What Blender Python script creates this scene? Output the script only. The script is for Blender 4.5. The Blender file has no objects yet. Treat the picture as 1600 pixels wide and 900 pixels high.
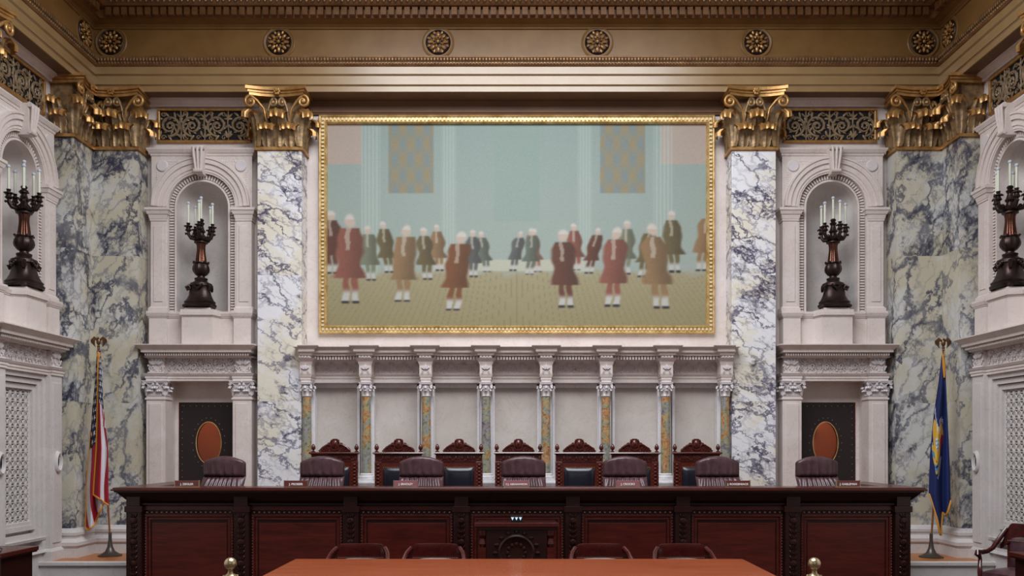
import bpy, bmesh, math, random
from mathutils import Vector, Matrix
random.seed(7)
PI = math.pi
scn = bpy.context.scene
col = scn.collection

# ------------------------------------------------------------------ camera / light / exposure
EYE = 1.93; CAMY = -13.0; F = 1300.0
cam_d = bpy.data.cameras.new('camera'); cam = bpy.data.objects.new('camera', cam_d); col.objects.link(cam)
cam.location = (0, CAMY, EYE); cam.rotation_euler = (PI/2, 0, 0)
cam_d.sensor_width = 36; cam_d.lens = 36*F/1600
cam_d.shift_x = -8/1600; cam_d.shift_y = 247/1600
cam_d.clip_end = 100
scn.camera = cam
world = bpy.data.worlds.new('world'); scn.world = world; world.use_nodes = True
wb = world.node_tree.nodes['Background']
wb.inputs[0].default_value = (0.80, 0.88, 1.0, 1); wb.inputs[1].default_value = 0.09
def area(name, loc, rot, sx, sy, power, colr):
    l = bpy.data.lights.new(name, 'AREA'); l.shape = 'RECTANGLE'; l.size = sx; l.size_y = sy
    l.energy = power; l.color = colr
    o = bpy.data.objects.new(name, l); col.objects.link(o); o.location = loc; o.rotation_euler = rot
    return o
area('skylight_light', (0, -6.5, 9.75), (0, 0, 0), 6.5, 6.5, 1600, (0.93, 0.96, 1.0))
area('rear_fill_light', (0, -15.5, 4.6), (PI/2, 0, 0), 5.0, 4.0, 38, (0.85, 0.92, 1.0))  # added frontal fill from behind the camera, no window stands there
scn.view_settings.view_transform = 'Standard'; scn.view_settings.look = 'None'
scn.view_settings.gamma = 1.0; scn.view_settings.use_curve_mapping = False
scn.view_settings.exposure = -0.05

def P(px, py, Y):
    d = Y - CAMY
    return Vector(((px-808)*d/F, Y, EYE+(697-py)*d/F))

# ------------------------------------------------------------------ mesh builder
class MB:
    def __init__(s): s.v = []; s.f = []; s.m = []
    def add(s, vs, fs, mi=0):
        b = len(s.v); s.v.extend(tuple(v) for v in vs)
        for f in fs: s.f.append(tuple(b+i for i in f)); s.m.append(mi)
    def box(s, x0, x1, y0, y1, z0, z1, mi=0):
        s.add([(x0,y0,z0),(x1,y0,z0),(x1,y1,z0),(x0,y1,z0),(x0,y0,z1),(x1,y0,z1),(x1,y1,z1),(x0,y1,z1)],
              [(3,2,1,0),(4,5,6,7),(0,1,5,4),(1,2,6,5),(2,3,7,6),(3,0,4,7)], mi)
    def mould(s, u0, u1, wb_, w, steps, mi=0):
        """stacked mouldings: each (z0,z1,p0,p1); front at -(w+p), sides out by p, back at -wb_"""
        for st in steps:
            z0, z1, p0, p1 = st[:4]; m_ = st[4] if len(st) > 4 else mi
            s.add([(u0-p0,-(w+p0),z0),(u1+p0,-(w+p0),z0),(u1+p0,-wb_,z0),(u0-p0,-wb_,z0),
                   (u0-p1,-(w+p1),z1),(u1+p1,-(w+p1),z1),(u1+p1,-wb_,z1),(u0-p1,-wb_,z1)],
                  [(3,2,1,0),(4,5,6,7),(0,1,5,4),(1,2,6,5),(2,3,7,6),(3,0,4,7)], m_)
    def lathe(s, c, prof, n=20, mi=0, mod=None, axis='z', a0=0, a1=2*PI):
        full = abs(a1-a0-2*PI) < 1e-6; k = n if full else n+1
        vs = []
        for r, z in prof:
            for i in range(k):
                a = a0+(a1-a0)*i/n; rr = r*(mod(a, z) if mod else 1)
                p = (rr*math.cos(a), rr*math.sin(a), z)
                if axis == 'y': p = (p[0], -p[2], p[1])
                if axis == 'x': p = (p[2], p[0], p[1])
                vs.append((c[0]+p[0], c[1]+p[1], c[2]+p[2]))
        fs = []
        for j in range(len(prof)-1):
            for i in range(n):
                a = j*k+i; b = j*k+(i+1) % k
                fs.append((a, b, b+k, a+k))
        s.add(vs, fs, mi)
        if full:
            s.add([vs[i] for i in range(k)], [tuple(range(k))[::-1]], mi)
            s.add([vs[(len(prof)-1)*k+i] for i in range(k)], [tuple(range(k))], mi)
    def ell(s, c, r, n=10, mi=0, M=None):
        m = max(4, n//2); vs = []; fs = []
        for j in range(m+1):
            t = PI*j/m
            for i in range(n):
                a = 2*PI*i/n
                p = Vector((r[0]*math.sin(t)*math.cos(a), r[1]*math.sin(t)*math.sin(a), r[2]*math.cos(t)))
                if M: p = M @ p
                vs.append((c[0]+p.x, c[1]+p.y, c[2]+p.z))
        for j in range(m):
            for i in range(n):
                a = j*n+i; b = j*n+(i+1) % n
                fs.append((a, a+n, b+n, b))
        s.add(vs, fs, mi)
    def tube(s, pts, r, n=8, mi=0, flat=1.0):
        pts = [Vector(p) for p in pts]; k = len(pts)
        rs = r if isinstance(r, (list, tuple)) else [r]*k
        vs = []; up = None
        for i, p in enumerate(pts):
            t = (pts[min(i+1, k-1)]-pts[max(i-1, 0)]).normalized()
            if up is None:
                up = Vector((0, 1, 0)) if abs(t.y) < .9 else Vector((1, 0, 0))
            a = t.cross(up).normalized(); b = a.cross(t).normalized(); up = b
            for j in range(n):
                q = 2*PI*j/n
                vs.append(p+a*rs[i]*math.cos(q)+b*rs[i]*flat*math.sin(q))
        fs = []
        for i in range(k-1):
            for j in range(n):
                a = i*n+j; b = i*n+(j+1) % n
                fs.append((a, b, b+n, a+n))
        fs.append(tuple(range(n))[::-1]); fs.append(tuple((k-1)*n+j for j in range(n)))
        s.add(vs, fs, mi)
    def prism(s, poly, y0, y1, mi=0):
        n = len(poly)
        vs = [(x, y0, z) for x, z in poly]+[(x, y1, z) for x, z in poly]
        fs = [tuple(range(n)), tuple(range(n, 2*n))[::-1]]
        for i in range(n):
            j = (i+1) % n; fs.append((i, i+n, j+n, j))
        s.add(vs, fs, mi)
    def grid(s, fn, nu, nv, mi=0, mfn=None):
        b = len(s.v)
        for j in range(nv+1):
            for i in range(nu+1):
                s.v.append(tuple(fn(i/nu, j/nv)))
        for j in range(nv):
            for i in range(nu):
                a = b+j*(nu+1)+i
                s.f.append((a, a+1, a+nu+2, a+nu+1))
                s.m.append(mfn((i+.5)/nu, (j+.5)/nv) if mfn else mi)
    def clampx(s, a=None, b=None):
        s.v = [(max(x, a) if a is not None else x, y, z) for x, y, z in s.v]
        s.v = [(min(x, b) if b is not None else x, y, z) for x, y, z in s.v]; return s
    def ring(s, cx, cz, r0, r1, y0, y1, a0=0, a1=2*PI, n=32, mi=0):
        """flat annulus sector in xz with thickness y0(back)..y1(front)"""
        vs = []; fs = []
        for i in range(n+1):
            a = a0+(a1-a0)*i/n; c, q = math.cos(a), math.sin(a)
            vs += [(cx+r0*c, y1, cz+r0*q), (cx+r1*c, y1, cz+r1*q), (cx+r1*c, y0, cz+r1*q), (cx+r0*c, y0, cz+r0*q)]
        for i in range(n):
            b = i*4
            for k in range(4):
                k2 = (k+1) % 4
                fs.append((b+k, b+k2, b+4+k2, b+4+k))
        fs.append((0, 3, 2, 1)); fs.append((n*4, n*4+1, n*4+2, n*4+3))
        s.add(vs, fs, mi)
    def build(s, name, mats, parent=None, smooth=True, bevel=0, loc=None, sharp=35, rec=True):
        me = bpy.data.meshes.new(name); me.from_pydata(s.v, [], s.f)
        if not isinstance(mats, (list, tuple)): mats = [mats]
        for m in mats: me.materials.append(m)
        me.polygons.foreach_set('material_index', s.m)
        if rec:
            bm = bmesh.new(); bm.from_mesh(me); bmesh.ops.recalc_face_normals(bm, faces=bm.faces); bm.to_mesh(me); bm.free()
        if smooth:
            me.polygons.foreach_set('use_smooth', [True]*len(me.polygons)); me.set_sharp_from_angle(angle=math.radians(sharp))
        o = bpy.data.objects.new(name, me); col.objects.link(o)
        if parent: o.parent = parent
        if loc: o.location = loc
        if bevel:
            b = o.modifiers.new('bevel', 'BEVEL'); b.width = bevel; b.segments = 2; b.limit_method = 'ANGLE'
        return o

def tag(o, label=None, cat=None, group=None, kind=None):
    if label: o['label'] = label
    if cat: o['category'] = cat
    if group: o['group'] = group
    if kind: o['kind'] = kind
    return o
def empty(name, label, cat, loc=(0,0,0), rz=0, group=None):
    o = bpy.data.objects.new(name, None); col.objects.link(o); o.location = loc; o.rotation_euler = (0, 0, rz)
    o.empty_display_size = .1
    return tag(o, label, cat, group)
def struct(o): o['kind'] = 'structure'; return o
def copy_tree(o, parent=None):
    c = o.copy(); col.objects.link(c); c.parent = parent
    for ch in list(kids.get(o.name, [])) : copy_tree(ch, c)
    return c
kids = {}
def dup(root, loc, rz=None, label=None, group=None):
    kids.clear()
    for o in bpy.data.objects:
        if o.parent: kids.setdefault(o.parent.name, []).append(o)
    c = copy_tree(root)
    c.location = loc
    if rz is not None: c.rotation_euler = (0, 0, rz)
    if label: c['label'] = label
    if group: c['group'] = group
    return c

# ------------------------------------------------------------------ materials
def lin(c):
    return tuple(((x/12.92) if x <= .04045 else ((x+.055)/1.055)**2.4) for x in c)
def rgb(r, g, b): return lin((r/255, g/255, b/255))+(1,)
class N:
    def __init__(s, name):
        s.mat = bpy.data.materials.new(name); s.mat.use_nodes = True; s.t = s.mat.node_tree
        s.b = s.t.nodes['Principled BSDF']
    def n(s, typ, **kw):
        x = s.t.nodes.new(typ)
        for k, v in kw.items():
            if k.startswith('i_'): x.inputs[k[2:].replace('_', ' ')].default_value = v
            else: setattr(x, k, v)
        return x
    def l(s, a, b): s.t.links.new(a, b)
    def noise(s, vec, scale, detail=4, rough=.6, dist=0):
        x = s.n('ShaderNodeTexNoise'); x.inputs['Scale'].default_value = scale; x.inputs['Detail'].default_value = detail
        x.inputs['Roughness'].default_value = rough; x.inputs['Distortion'].default_value = dist
        if vec: s.l(vec, x.inputs['Vector'])
        return x
    def ramp(s, fac, stops):
        x = s.n('ShaderNodeValToRGB'); e = x.color_ramp.elements
        e[0].position, e[0].color = stops[0]; e[1].position, e[1].color = stops[-1]
        for p, c in stops[1:-1]:
            q = e.new(p); q.color = c
        s.l(fac, x.inputs[0]); return x
    def math(s, op, a, b=None):
        x = s.n('ShaderNodeMath', operation=op)
        for i, q in enumerate((a, b)):
            if q is None: continue
            if isinstance(q, (int, float)): x.inputs[i].default_value = q
            else: s.l(q, x.inputs[i])
        return x.outputs[0]
    def mix(s, fac, a, b, mode='MIX'):
        x = s.n('ShaderNodeMix', data_type='RGBA', blend_type=mode)
        for i, q in ((0, fac), (6, a), (7, b)):
            if isinstance(q, (int, float, tuple)): x.inputs[i].default_value = q
            else: s.l(q, x.inputs[i])
        return x.outputs[2]
    def bump(s, h, st=.2, d=.01):
        x = s.n('ShaderNodeBump'); x.inputs['Strength'].default_value = st; x.inputs['Distance'].default_value = d
        s.l(h, x.inputs['Height']); s.l(x.outputs[0], s.b.inputs['Normal'])
def plain(name, c, rough=.5, metal=0, bump=0, bscale=40, coat=0, var=0, vscale=6, c2=None, spec=.5):
    m = N(name); m.b.inputs['Roughness'].default_value = rough; m.b.inputs['Metallic'].default_value = metal
    m.b.inputs['Coat Weight'].default_value = coat; m.b.inputs['Specular IOR Level'].default_value = spec
    m.b.inputs['Base Color'].default_value = c
    tc = m.n('ShaderNodeTexCoord').outputs['Object']
    if c2:
        no = m.noise(tc, vscale, 5)
        r = m.ramp(no.outputs[0], [(.35, c), (.65, c2)]); m.l(r.outputs[0], m.b.inputs['Base Color'])
    if bump:
        nb = m.noise(tc, bscale, 3); m.bump(nb.outputs[0], bump, .01)
    return m.mat

def veined(name, white, cream, vein, dark, vscale=1.3, off=(0,0,0), rot=(0,.6,0), slab=None, creamy=.5, stretch=(1,1,1), heavy=.5, rough=.28, blockcol=True):
    m = N(name)
    tc = m.n('ShaderNodeTexCoord').outputs['Object']
    if slab:
        sep = m.n('ShaderNodeSeparateXYZ'); m.l(tc, sep.inputs[0])
        f = m.math('FLOOR', m.math('DIVIDE', m.math('SUBTRACT', sep.outputs[2], slab[0]), slab[1]))
        cmb = m.n('ShaderNodeCombineXYZ'); m.l(m.math('MULTIPLY', f, 7.31), cmb.inputs[0]); m.l(m.math('MULTIPLY', f, 3.17), cmb.inputs[1])
        va = m.n('ShaderNodeVectorMath', operation='ADD'); m.l(tc, va.inputs[0]); m.l(cmb.outputs[0], va.inputs[1]); tc0 = va.outputs[0]
    else: tc0 = tc
    oi = m.n('ShaderNodeObjectInfo'); cm2 = m.n('ShaderNodeCombineXYZ')
    m.l(m.math('MULTIPLY', oi.outputs['Random'], 40.0), cm2.inputs[0]); m.l(m.math('MULTIPLY', oi.outputs['Random'], 23.0), cm2.inputs[1])
    vb = m.n('ShaderNodeVectorMath', operation='ADD'); m.l(tc0, vb.inputs[0]); m.l(cm2.outputs[0], vb.inputs[1])
    mp = m.n('ShaderNodeMapping'); m.l(vb.outputs[0], mp.inputs[0])
    mp.inputs['Location'].default_value = off; mp.inputs['Rotation'].default_value = rot; mp.inputs['Scale'].default_value = stretch
    v = mp.outputs[0]
    warp = m.noise(v, 1.7, 4, .6)
    wv = m.n('ShaderNodeVectorMath', operation='SCALE'); m.l(warp.outputs[1], wv.inputs[0]); wv.inputs['Scale'].default_value = .75
    ad = m.n('ShaderNodeVectorMath', operation='ADD'); m.l(v, ad.inputs[0]); m.l(wv.outputs[0], ad.inputs[1]); v2 = ad.outputs[0]
    # base
    b0 = m.ramp(m.noise(v2, 1.3, 4).outputs[0], [(.5-.18*creamy, white), (.60-.12*creamy+.03, cream)]).outputs[0]
    mask = m.ramp(m.noise(v, 1.15, 5, .65).outputs[0], [(.40-.05*heavy, (.06,.06,.06,1)), (.60-.06*heavy, (1,1,1,1))]).outputs[0]
    # broken network: warped cell edges of two sizes, stretched along the bedding
    def edges(sc, w0, w1, warpk, seed):
        wn = m.noise(v, sc*1.3, 5, .65)
        w_ = m.n('ShaderNodeVectorMath', operation='SCALE'); m.l(wn.outputs[1], w_.inputs[0]); w_.inputs['Scale'].default_value = warpk/sc
        a_ = m.n('ShaderNodeVectorMath', operation='ADD'); m.l(v, a_.inputs[0]); m.l(w_.outputs[0], a_.inputs[1])
        st = m.n('ShaderNodeMapping'); m.l(a_.outputs[0], st.inputs[0]); st.inputs['Scale'].default_value = (1.15, 1.15, .36); st.inputs['Location'].default_value = (seed, 0, 0)
        vo = m.n('ShaderNodeTexVoronoi'); vo.feature = 'DISTANCE_TO_EDGE'; vo.inputs['Scale'].default_value = sc; m.l(st.outputs[0], vo.inputs['Vector'])
        jn = m.noise(v, sc*5, 5, .7)
        dd = m.math('SUBTRACT', vo.outputs['Distance'], m.math('MULTIPLY', m.math('SUBTRACT', jn.outputs[0], .5), w1*1.6))
        return m.ramp(dd, [(w0, (1,1,1,1)), (w1, (0,0,0,1))]).outputs[0]
    e1 = edges(1.7*vscale/1.4, .010, .035+.06*heavy, 1.5, 0)
    e2 = edges(5.0*vscale/1.4, .01, .10, 1.3, 4.2)
    e3 = edges(13.0*vscale/1.4, .02, .22, 1.2, 9.7)
    n1 = m.noise(v2, vscale*.8, 8, .68)
    blot = m.ramp(n1.outputs[0], [(.55-.02*heavy, (0,0,0,1)), (.63, (1,1,1,1))]).outputs[0]
    c = m.mix(m.math('MULTIPLY', e1, .75), b0, vein)
    c = m.mix(m.math('MULTIPLY', m.math('MULTIPLY', e2, mask), .65), c, vein)
    c = m.mix(m.math('MULTIPLY', m.math('MULTIPLY', blot, mask), .28+.3*heavy), c, vein)
    c = m.mix(m.math('MULTIPLY', m.math('MULTIPLY', e3, blot), .65), c, dark)
    c = m.mix(m.math('MULTIPLY', m.math('MULTIPLY', e2, blot), .9), c, dark)
    c = m.mix(m.math('MULTIPLY', m.math('MULTIPLY', e1, mask), .75), c, dark)
    m.l(c, m.b.inputs['Base Color'])
    m.b.inputs['Roughness'].default_value = rough; m.b.inputs['Specular IOR Level'].default_value = .35
    return m.mat

def stone(name, c1, c2, blocks=None, rough=.45):
    m = N(name); tc = m.n('ShaderNodeTexCoord').outputs['Object']
    no = m.noise(tc, 1.6, 6, .6, .6)
    base = m.ramp(no.outputs[0], [(.3, c1), (.7, c2)]).outputs[0]
    n2 = m.noise(tc, 3.3, 7, .65, 1.2)
    r2 = m.math('ABSOLUTE', m.math('SUBTRACT', n2.outputs[0], .5))
    f = m.ramp(r2, [(0, (1,1,1,1)), (.012, (0,0,0,1))]).outputs[0]
    base = m.mix(m.math('MULTIPLY', f, .28), base, rgb(150, 120, 105))
    m.l(base, m.b.inputs['Base Color']); m.b.inputs['Roughness'].default_value = rough
    m.b.inputs['Specular IOR Level'].default_value = .3
    return m.mat

def wood(name, c1, c2, rough=.25, scale=(1, 8, 14), coat=.5, ns=2.0, spec=.35):
    m = N(name); m.b.inputs['Specular IOR Level'].default_value = spec; tc = m.n('ShaderNodeTexCoord').outputs['Object']
    mp = m.n('ShaderNodeMapping'); m.l(tc, mp.inputs[0]); mp.inputs['Scale'].default_value = scale
    no = m.noise(mp.outputs[0], ns, 6, .65, .8)
    r = m.ramp(no.outputs[0], [(.3, c1), (.7, c2)]); m.l(r.outputs[0], m.b.inputs['Base Color'])
    m.b.inputs['Roughness'].default_value = rough; m.b.inputs['Coat Weight'].default_value = coat; m.b.inputs['Coat Roughness'].default_value = .12
    return m.mat

M = {}
M['mar_main'] = veined('veined_marble_white', rgb(236,236,240), rgb(230,224,208), rgb(122,118,142), rgb(54,44,72), 1.5, slab=(.66, 1.97), creamy=.25, heavy=.3, rot=(0,.8,0), stretch=(1,1,1.3))
M['mar_corner'] = veined('veined_marble_cream', rgb(212,212,209), rgb(202,195,174), rgb(112,114,130), rgb(46,48,68), 1.3, off=(3.1,1.7,.4), slab=(.3, 2.3), creamy=.6, heavy=.55, rot=(0,-.6,0), stretch=(1,1,.9))
M['stone'] = stone('pink_white_marble', rgb(214,201,195), rgb(229,219,215))
M['stone_low'] = stone('grey_white_marble', rgb(203,197,195), rgb(218,212,210))
M['stone_niche'] = stone('niche_marble', rgb(200,196,196), rgb(222,214,208))
M['panel'] = stone('beige_panel_marble', rgb(196,186,178), rgb(212,204,198))
M['white_strip'] = stone('white_strip_marble', rgb(226,224,228), rgb(238,236,238))
M['carve'] = plain('carved_white_marble', rgb(220,214,216), .55)
M['dark_gap'] = plain('dark_void', rgb(26, 24, 28), .9)
M['frieze'] = plain('gilt_brown_paint', rgb(126,92,50), .4, c2=rgb(140,106,62), vscale=2, spec=.4)
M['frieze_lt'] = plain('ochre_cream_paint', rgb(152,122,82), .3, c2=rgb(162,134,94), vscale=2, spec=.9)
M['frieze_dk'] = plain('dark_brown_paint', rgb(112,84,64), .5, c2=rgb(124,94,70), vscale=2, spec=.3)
M['cornice'] = plain('brown_gilt_cornice', rgb(112,74,40), .45, metal=.15, c2=rgb(136,96,58), vscale=4)
M['gold'] = plain('bright_gilding', rgb(200,160,104), .38, metal=.6, bump=.15, bscale=30, c2=rgb(172,124,68), vscale=9)
M['gold_dk'] = plain('antique_gilding', rgb(170,138,96), .40, metal=.45, bump=.35, bscale=22, c2=rgb(112,94,74), vscale=12)
M['gold_frame'] = plain('frame_gilding', rgb(232,204,146), .40, metal=.45, bump=.1, bscale=60, c2=rgb(188,150,84), vscale=8)
M['frame_pale'] = plain('pale_gilding', rgb(236,222,184), .4, metal=.2)  # paler gilding for the raised teeth of the frame
M['bronze'] = plain('dark_bronze', rgb(70,54,50), .38, metal=.7, bump=.3, bscale=40, c2=rgb(48,38,36))
M['bronze_grille'] = plain('aged_bronze_grille', rgb(160,138,108), .5, metal=.3, bump=.3, bscale=40, c2=rgb(118,100,80))
M['copper'] = plain('polished_copper_bronze', rgb(120,76,58), .22, metal=.9, c2=rgb(84,56,48))
M['candle'] = plain('candle_tube', rgb(222,226,208), .5)
M['globe'] = plain('bulb_glass', rgb(196,204,216), .15)
M['mahog'] = wood('dark_mahogany', rgb(32,12,11), rgb(48,18,14), .38, (2,2,12), .12)
M['mahog_mid'] = wood('mahogany_rail', rgb(58,22,17), rgb(84,32,22), .32, (1,8,12), .25)
M['mahog_panel'] = wood('mahogany_panel', rgb(58,17,13), rgb(94,32,22), .34, (1,6,9), .15, ns=2.5)
M['carv_wood'] = wood('carved_dark_wood', rgb(36,14,11), rgb(50,21,16), .32, (6,6,6), .2)
M['chair_wood'] = wood('carved_walnut', rgb(66,24,18), rgb(98,38,28), .3, (6,6,10))
M['table'] = wood('table_mahogany', rgb(156,76,46), rgb(182,98,60), .2, (.5,6,6), .5)
M['arm_wood'] = wood('armchair_mahogany', rgb(54,16,16), rgb(80,26,24), .2, (5,5,5), .8)
M['leather'] = plain('burgundy_leather', rgb(88,60,66), .33, bump=.12, bscale=90, c2=rgb(60,38,42), vscale=8)
M['blk_leather'] = plain('black_leather', rgb(30,28,38), .25, bump=.08, bscale=70)
M['door_leather'] = plain('door_leather', rgb(34,22,22), .5, bump=.1, bscale=60)
M['brass'] = plain('brass', rgb(206,188,150), .28, metal=.9)
M['stud'] = plain('brass_stud', rgb(214,180,130), .3, metal=.8)
M['pole'] = plain('flag_pole_wood', rgb(140,86,50), .35)
M['base_metal'] = plain('flag_base_metal', rgb(92,84,78), .4, metal=.7)
M['red'] = plain('flag_red', rgb(168,22,40), .75); M['wht'] = plain('flag_white', rgb(222,216,222), .75)
M['blu'] = plain('flag_navy', rgb(22,24,60), .75); M['royal'] = plain('flag_blue', rgb(14,34,92), .7)
M['fringe'] = plain('gold_fringe', rgb(214,146,44), .6, bump=.5, bscale=120)
M['emb_gold'] = plain('emblem_gold', rgb(222,176,60), .7); M['emb_sky'] = plain('emblem_sky', rgb(90,150,190), .7)
M['floorwood'] = wood('dais_oak', rgb(158,92,34), rgb(190,118,52), .4, (1,10,1), .2)
M['carpet'] = plain('floor_carpet', rgb(70,50,42), .95, bump=.3, bscale=200)
M['black'] = plain('black_plastic', rgb(16,16,20), .35)
M['paper'] = plain('white_paper', rgb(230,228,224), .7)
M['plate'] = plain('nameplate_red_brown', rgb(104,52,50), .35, coat=.3)
M['plate_sheen'] = plain('nameplate_sheen_pink', rgb(150,98,104), .3, coat=.4)  # gloss of the three middle plates put into a lighter pink colour
M['letter'] = plain('white_lettering', rgb(240,236,232), .6)
M['amber'] = plain('warm_room_wall', rgb(176,104,66), .6)
M['amber_dk'] = plain('warm_room_wood', rgb(130,60,36), .5)
M['canvas_gap'] = plain('ceiling_paint', rgb(150,118,76), .6)
def glassmat():
    m = N('oval_glass'); m.b.inputs['Roughness'].default_value = .03; m.b.inputs['Transmission Weight'].default_value = 1
    m.b.inputs['IOR'].default_value = 1.3; m.b.inputs['Base Color'].default_value = (1,.9,.8,1); return m.mat
M['glass'] = glassmat()
def lampmat():
    m = N('lamp_glow'); m.b.inputs['Emission Color'].default_value = (1,.55,.25,1); m.b.inputs['Emission Strength'].default_value = 6; return m.mat
M['lamp'] = lampmat()
def ledmat():
    m = N('signal_light'); m.b.inputs['Emission Color'].default_value = (.6,.85,1,1); m.b.inputs['Emission Strength'].default_value = .6
    m.b.inputs['Base Color'].default_value = rgb(200,220,230); return m.mat
M['led'] = ledmat()
def colmarble():
    m = N('mottled_column_marble'); tc = m.n('ShaderNodeTexCoord').outputs['Object']
    oi = m.n('ShaderNodeObjectInfo'); cm = m.n('ShaderNodeCombineXYZ'); m.l(m.math('MULTIPLY', oi.outputs['Random'], 30.0), cm.inputs[2])
    va = m.n('ShaderNodeVectorMath', operation='ADD'); m.l(tc, va.inputs[0]); m.l(cm.outputs[0], va.inputs[1])
    no = m.noise(va.outputs[0], 3.2, 6, .65, 1.2)
    r = m.ramp(no.outputs[0], [(.30, rgb(96,68,86)), (.40, rgb(158,154,150)), (.47, rgb(138,146,130)), (.53, rgb(180,160,112)), (.585, rgb(186,120,66)), (.66, rgb(180,164,146)), (.76, rgb(140,76,62))])
    n2 = m.noise(va.outputs[0], 22, 5, .7)
    r2 = m.ramp(n2.outputs[0], [(.38, rgb(70,72,66)), (.5, (1,1,1,1))])
    c = m.mix(.55, r.outputs[0], r2.outputs[0], 'MULTIPLY')
    m.l(c, m.b.inputs['Base Color']); m.b.inputs['Roughness'].default_value = .2
    return m.mat
M['column'] = colmarble()
def canvasmat():
    m = N('painted_canvas'); a = m.n('ShaderNodeVertexColor'); a.layer_name = 'paint'
    m.l(a.outputs[0], m.b.inputs['Base Color']); m.b.inputs['Roughness'].default_value = .6
    m.b.inputs['Specular IOR Level'].default_value = .2; return m.mat
M['canvas'] = canvasmat()

# ------------------------------------------------------------------ ornament helpers
def leaf(mb, o, r, n, w, h, out, mi=0, mtip=None, nu=10, nv=14):
    """acanthus leaf growing up from o, face-right r, outward n"""
    o = Vector(o); r = Vector(r); n = Vector(n); up = Vector((0,0,1))
    def fn(a, b):
        t = a*2-1; s_ = b
        lob = 1+.24*abs(math.sin(s_*PI*4.2))
        if s_ < .72:
            z = h*s_/.72*.94; q = out*.25+out*.35*(s_/.72)**2
            ww = w*(.55+.45*math.sin(s_*PI*.72))
        else:
            k = (s_-.72)/.28*PI*1.15
            R = out*.42
            z = h*.94+R*math.sin(k)*.8-(R*.5 if k > PI/2 else 0)*(k-PI/2)/1.6; q = out*.6+R*(1-math.cos(k))
            ww = w*(.98-.30*(s_-.72)/.28)
        ridge = .07*w*math.cos(t*PI*3.5)*(.4+.6*s_)
        q2 = q-out*.28*t*t+ridge
        return o+r*(t*ww*.5*lob)+n*q2+up*(z-.06*h*abs(t)*(s_ > .6))
    mb.grid(fn, nu, nv, mi, (lambda a, b: mtip if (mtip is not None and b > .7) else mi))
def spiral(c, R, turns, a_start, sign=1, y=0, n=26, r_end=.12):
    pts = []
    for i in range(n+1):
        t = i/n; a = a_start+sign*turns*2*PI*t; rr = R*(1-t*(1-r_end))
        pts.append((c[0]+rr*math.cos(a), y, c[1]+rr*math.sin(a)))
    return pts
def corinthian(hw, h, proj, mi_core=0, mi_tip=1, side=(True, True), detail=1.0):
    """capital: bottom z=0, front at y=0, back y=+proj; returns MB for the bell + leaves, MB for abacus"""
    mb = MB()
    mb.mould(-hw, hw, -proj, 0, [(0, h*.05, h*.035, h*.035, mi_tip), ], mi_core)
    mb.mould(-hw*.9, hw*.9, -proj, -h*.05, [(h*.04, h*.87, 0, h*.02)], mi_core)
    k = h
    X = Vector((1,0,0)); Nf = Vector((0,-1,0))
    def row(o_list, w, hh, out, z):
        for ox in o_list: leaf(mb, (ox, 0, z), X, Nf, w, hh, out, mi_core, mi_tip)
    row([-hw*.5, hw*.5], hw*.92, h*.33, h*.16, h*.05)
    row([0], hw*.9, h*.55, h*.2, h*.05)
    for sx in (-1, 1):
        d = Vector((sx*.7, -.7, 0)); rr = Vector((.7, sx*.7, 0))
        leaf(mb, (sx*hw*.97, .0, h*.05), rr, d, hw*.7, h*.56, h*.2, mi_core, mi_tip)
        if side[0 if sx < 0 else 1]:
            leaf(mb, (sx*hw, proj*.5, h*.05), Vector((0,sx,0)), Vector((sx,0,0)), proj*.8, h*.33, h*.15, mi_core, mi_tip)
            leaf(mb, (sx*hw, proj*.75, h*.05), Vector((0,sx,0)), Vector((sx,0,0)), proj*.6, h*.55, h*.17, mi_core, mi_tip)
    # stalks and volutes
    for sx in (-1, 1):
        for q, R in ((1, h*.105), (-1, h*.075)):
            cx = sx*hw*1.17 if q == 1 else sx*hw*.22
            cz = h*.76; yv = -h*.15 if q == 1 else -h*.10
            p0 = Vector((sx*hw*.5, -h*.06, h*.42)); p1 = Vector((sx*hw*(.62 if q == 1 else .42), -h*.1, h*.66))
            sg = -sx*q
            a0 = PI/2
            sp = [Vector(p) for p in spiral((cx, cz), R, 1.4, PI*.5, sg, yv)]
            pts = [p0, (p0+p1)/2+Vector((0, -h*.02, 0)), p1, (p1+sp[0])/2+Vector((0, 0, h*.02))]+sp
            mb.tube(pts, [h*.018]*3+[h*.026]*(len(pts)-3), 7, mi_tip if q == 1 else mi_core)
            mb.ell((cx, yv-h*.01, cz), (h*.03, h*.03, h*.03), 8, mi=mi_tip)
        mb.lathe((sx*hw*.5, -h*.05, 0), [(h*.03, h*.3), (h*.035, h*.42), (h*.05, h*.45), (h*.03, h*.47), (h*.07, h*.62)], 10, mi_core)
    ab = MB()
    H2 = hw*1.26; nn = 14
    for (z0, z1, e) in ((h*.86, h*.91, -.02), (h*.91, h*.95, .0), (h*.95, h*1.0, .03)):
        poly = []
        for i in range(nn+1):
            t = i/nn*2-1
            poly.append((t*(H2+e*h), -(h*.21+e*h)+(1-t*t)*h*.09))
        vs = [(x, y, z0) for x, y in poly]+[(poly[-1][0]-h*.02, proj, z0), (poly[0][0]+h*.02, proj, z0)]
        nv_ = len(vs); vs = vs+[(x, y, z1) for x, y, _ in vs]
        fs = [tuple(range(nv_)), tuple(range(nv_, 2*nv_))[::-1]]+[(i, i+nv_, (i+1) % nv_+nv_, (i+1) % nv_) for i in range(nv_)]
        ab.add(vs, fs, 0)
    fl = MB()
    for i in range(6):
        a = i*PI/3
        fl.ell((h*.035*math.cos(a), -h*.15, h*.93+h*.035*math.sin(a)), (h*.028, h*.02, h*.028), 8)
    fl.ell((0, -h*.18, h*.93), (h*.02, h*.02, h*.02), 8)
    return mb, ab, fl
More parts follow.
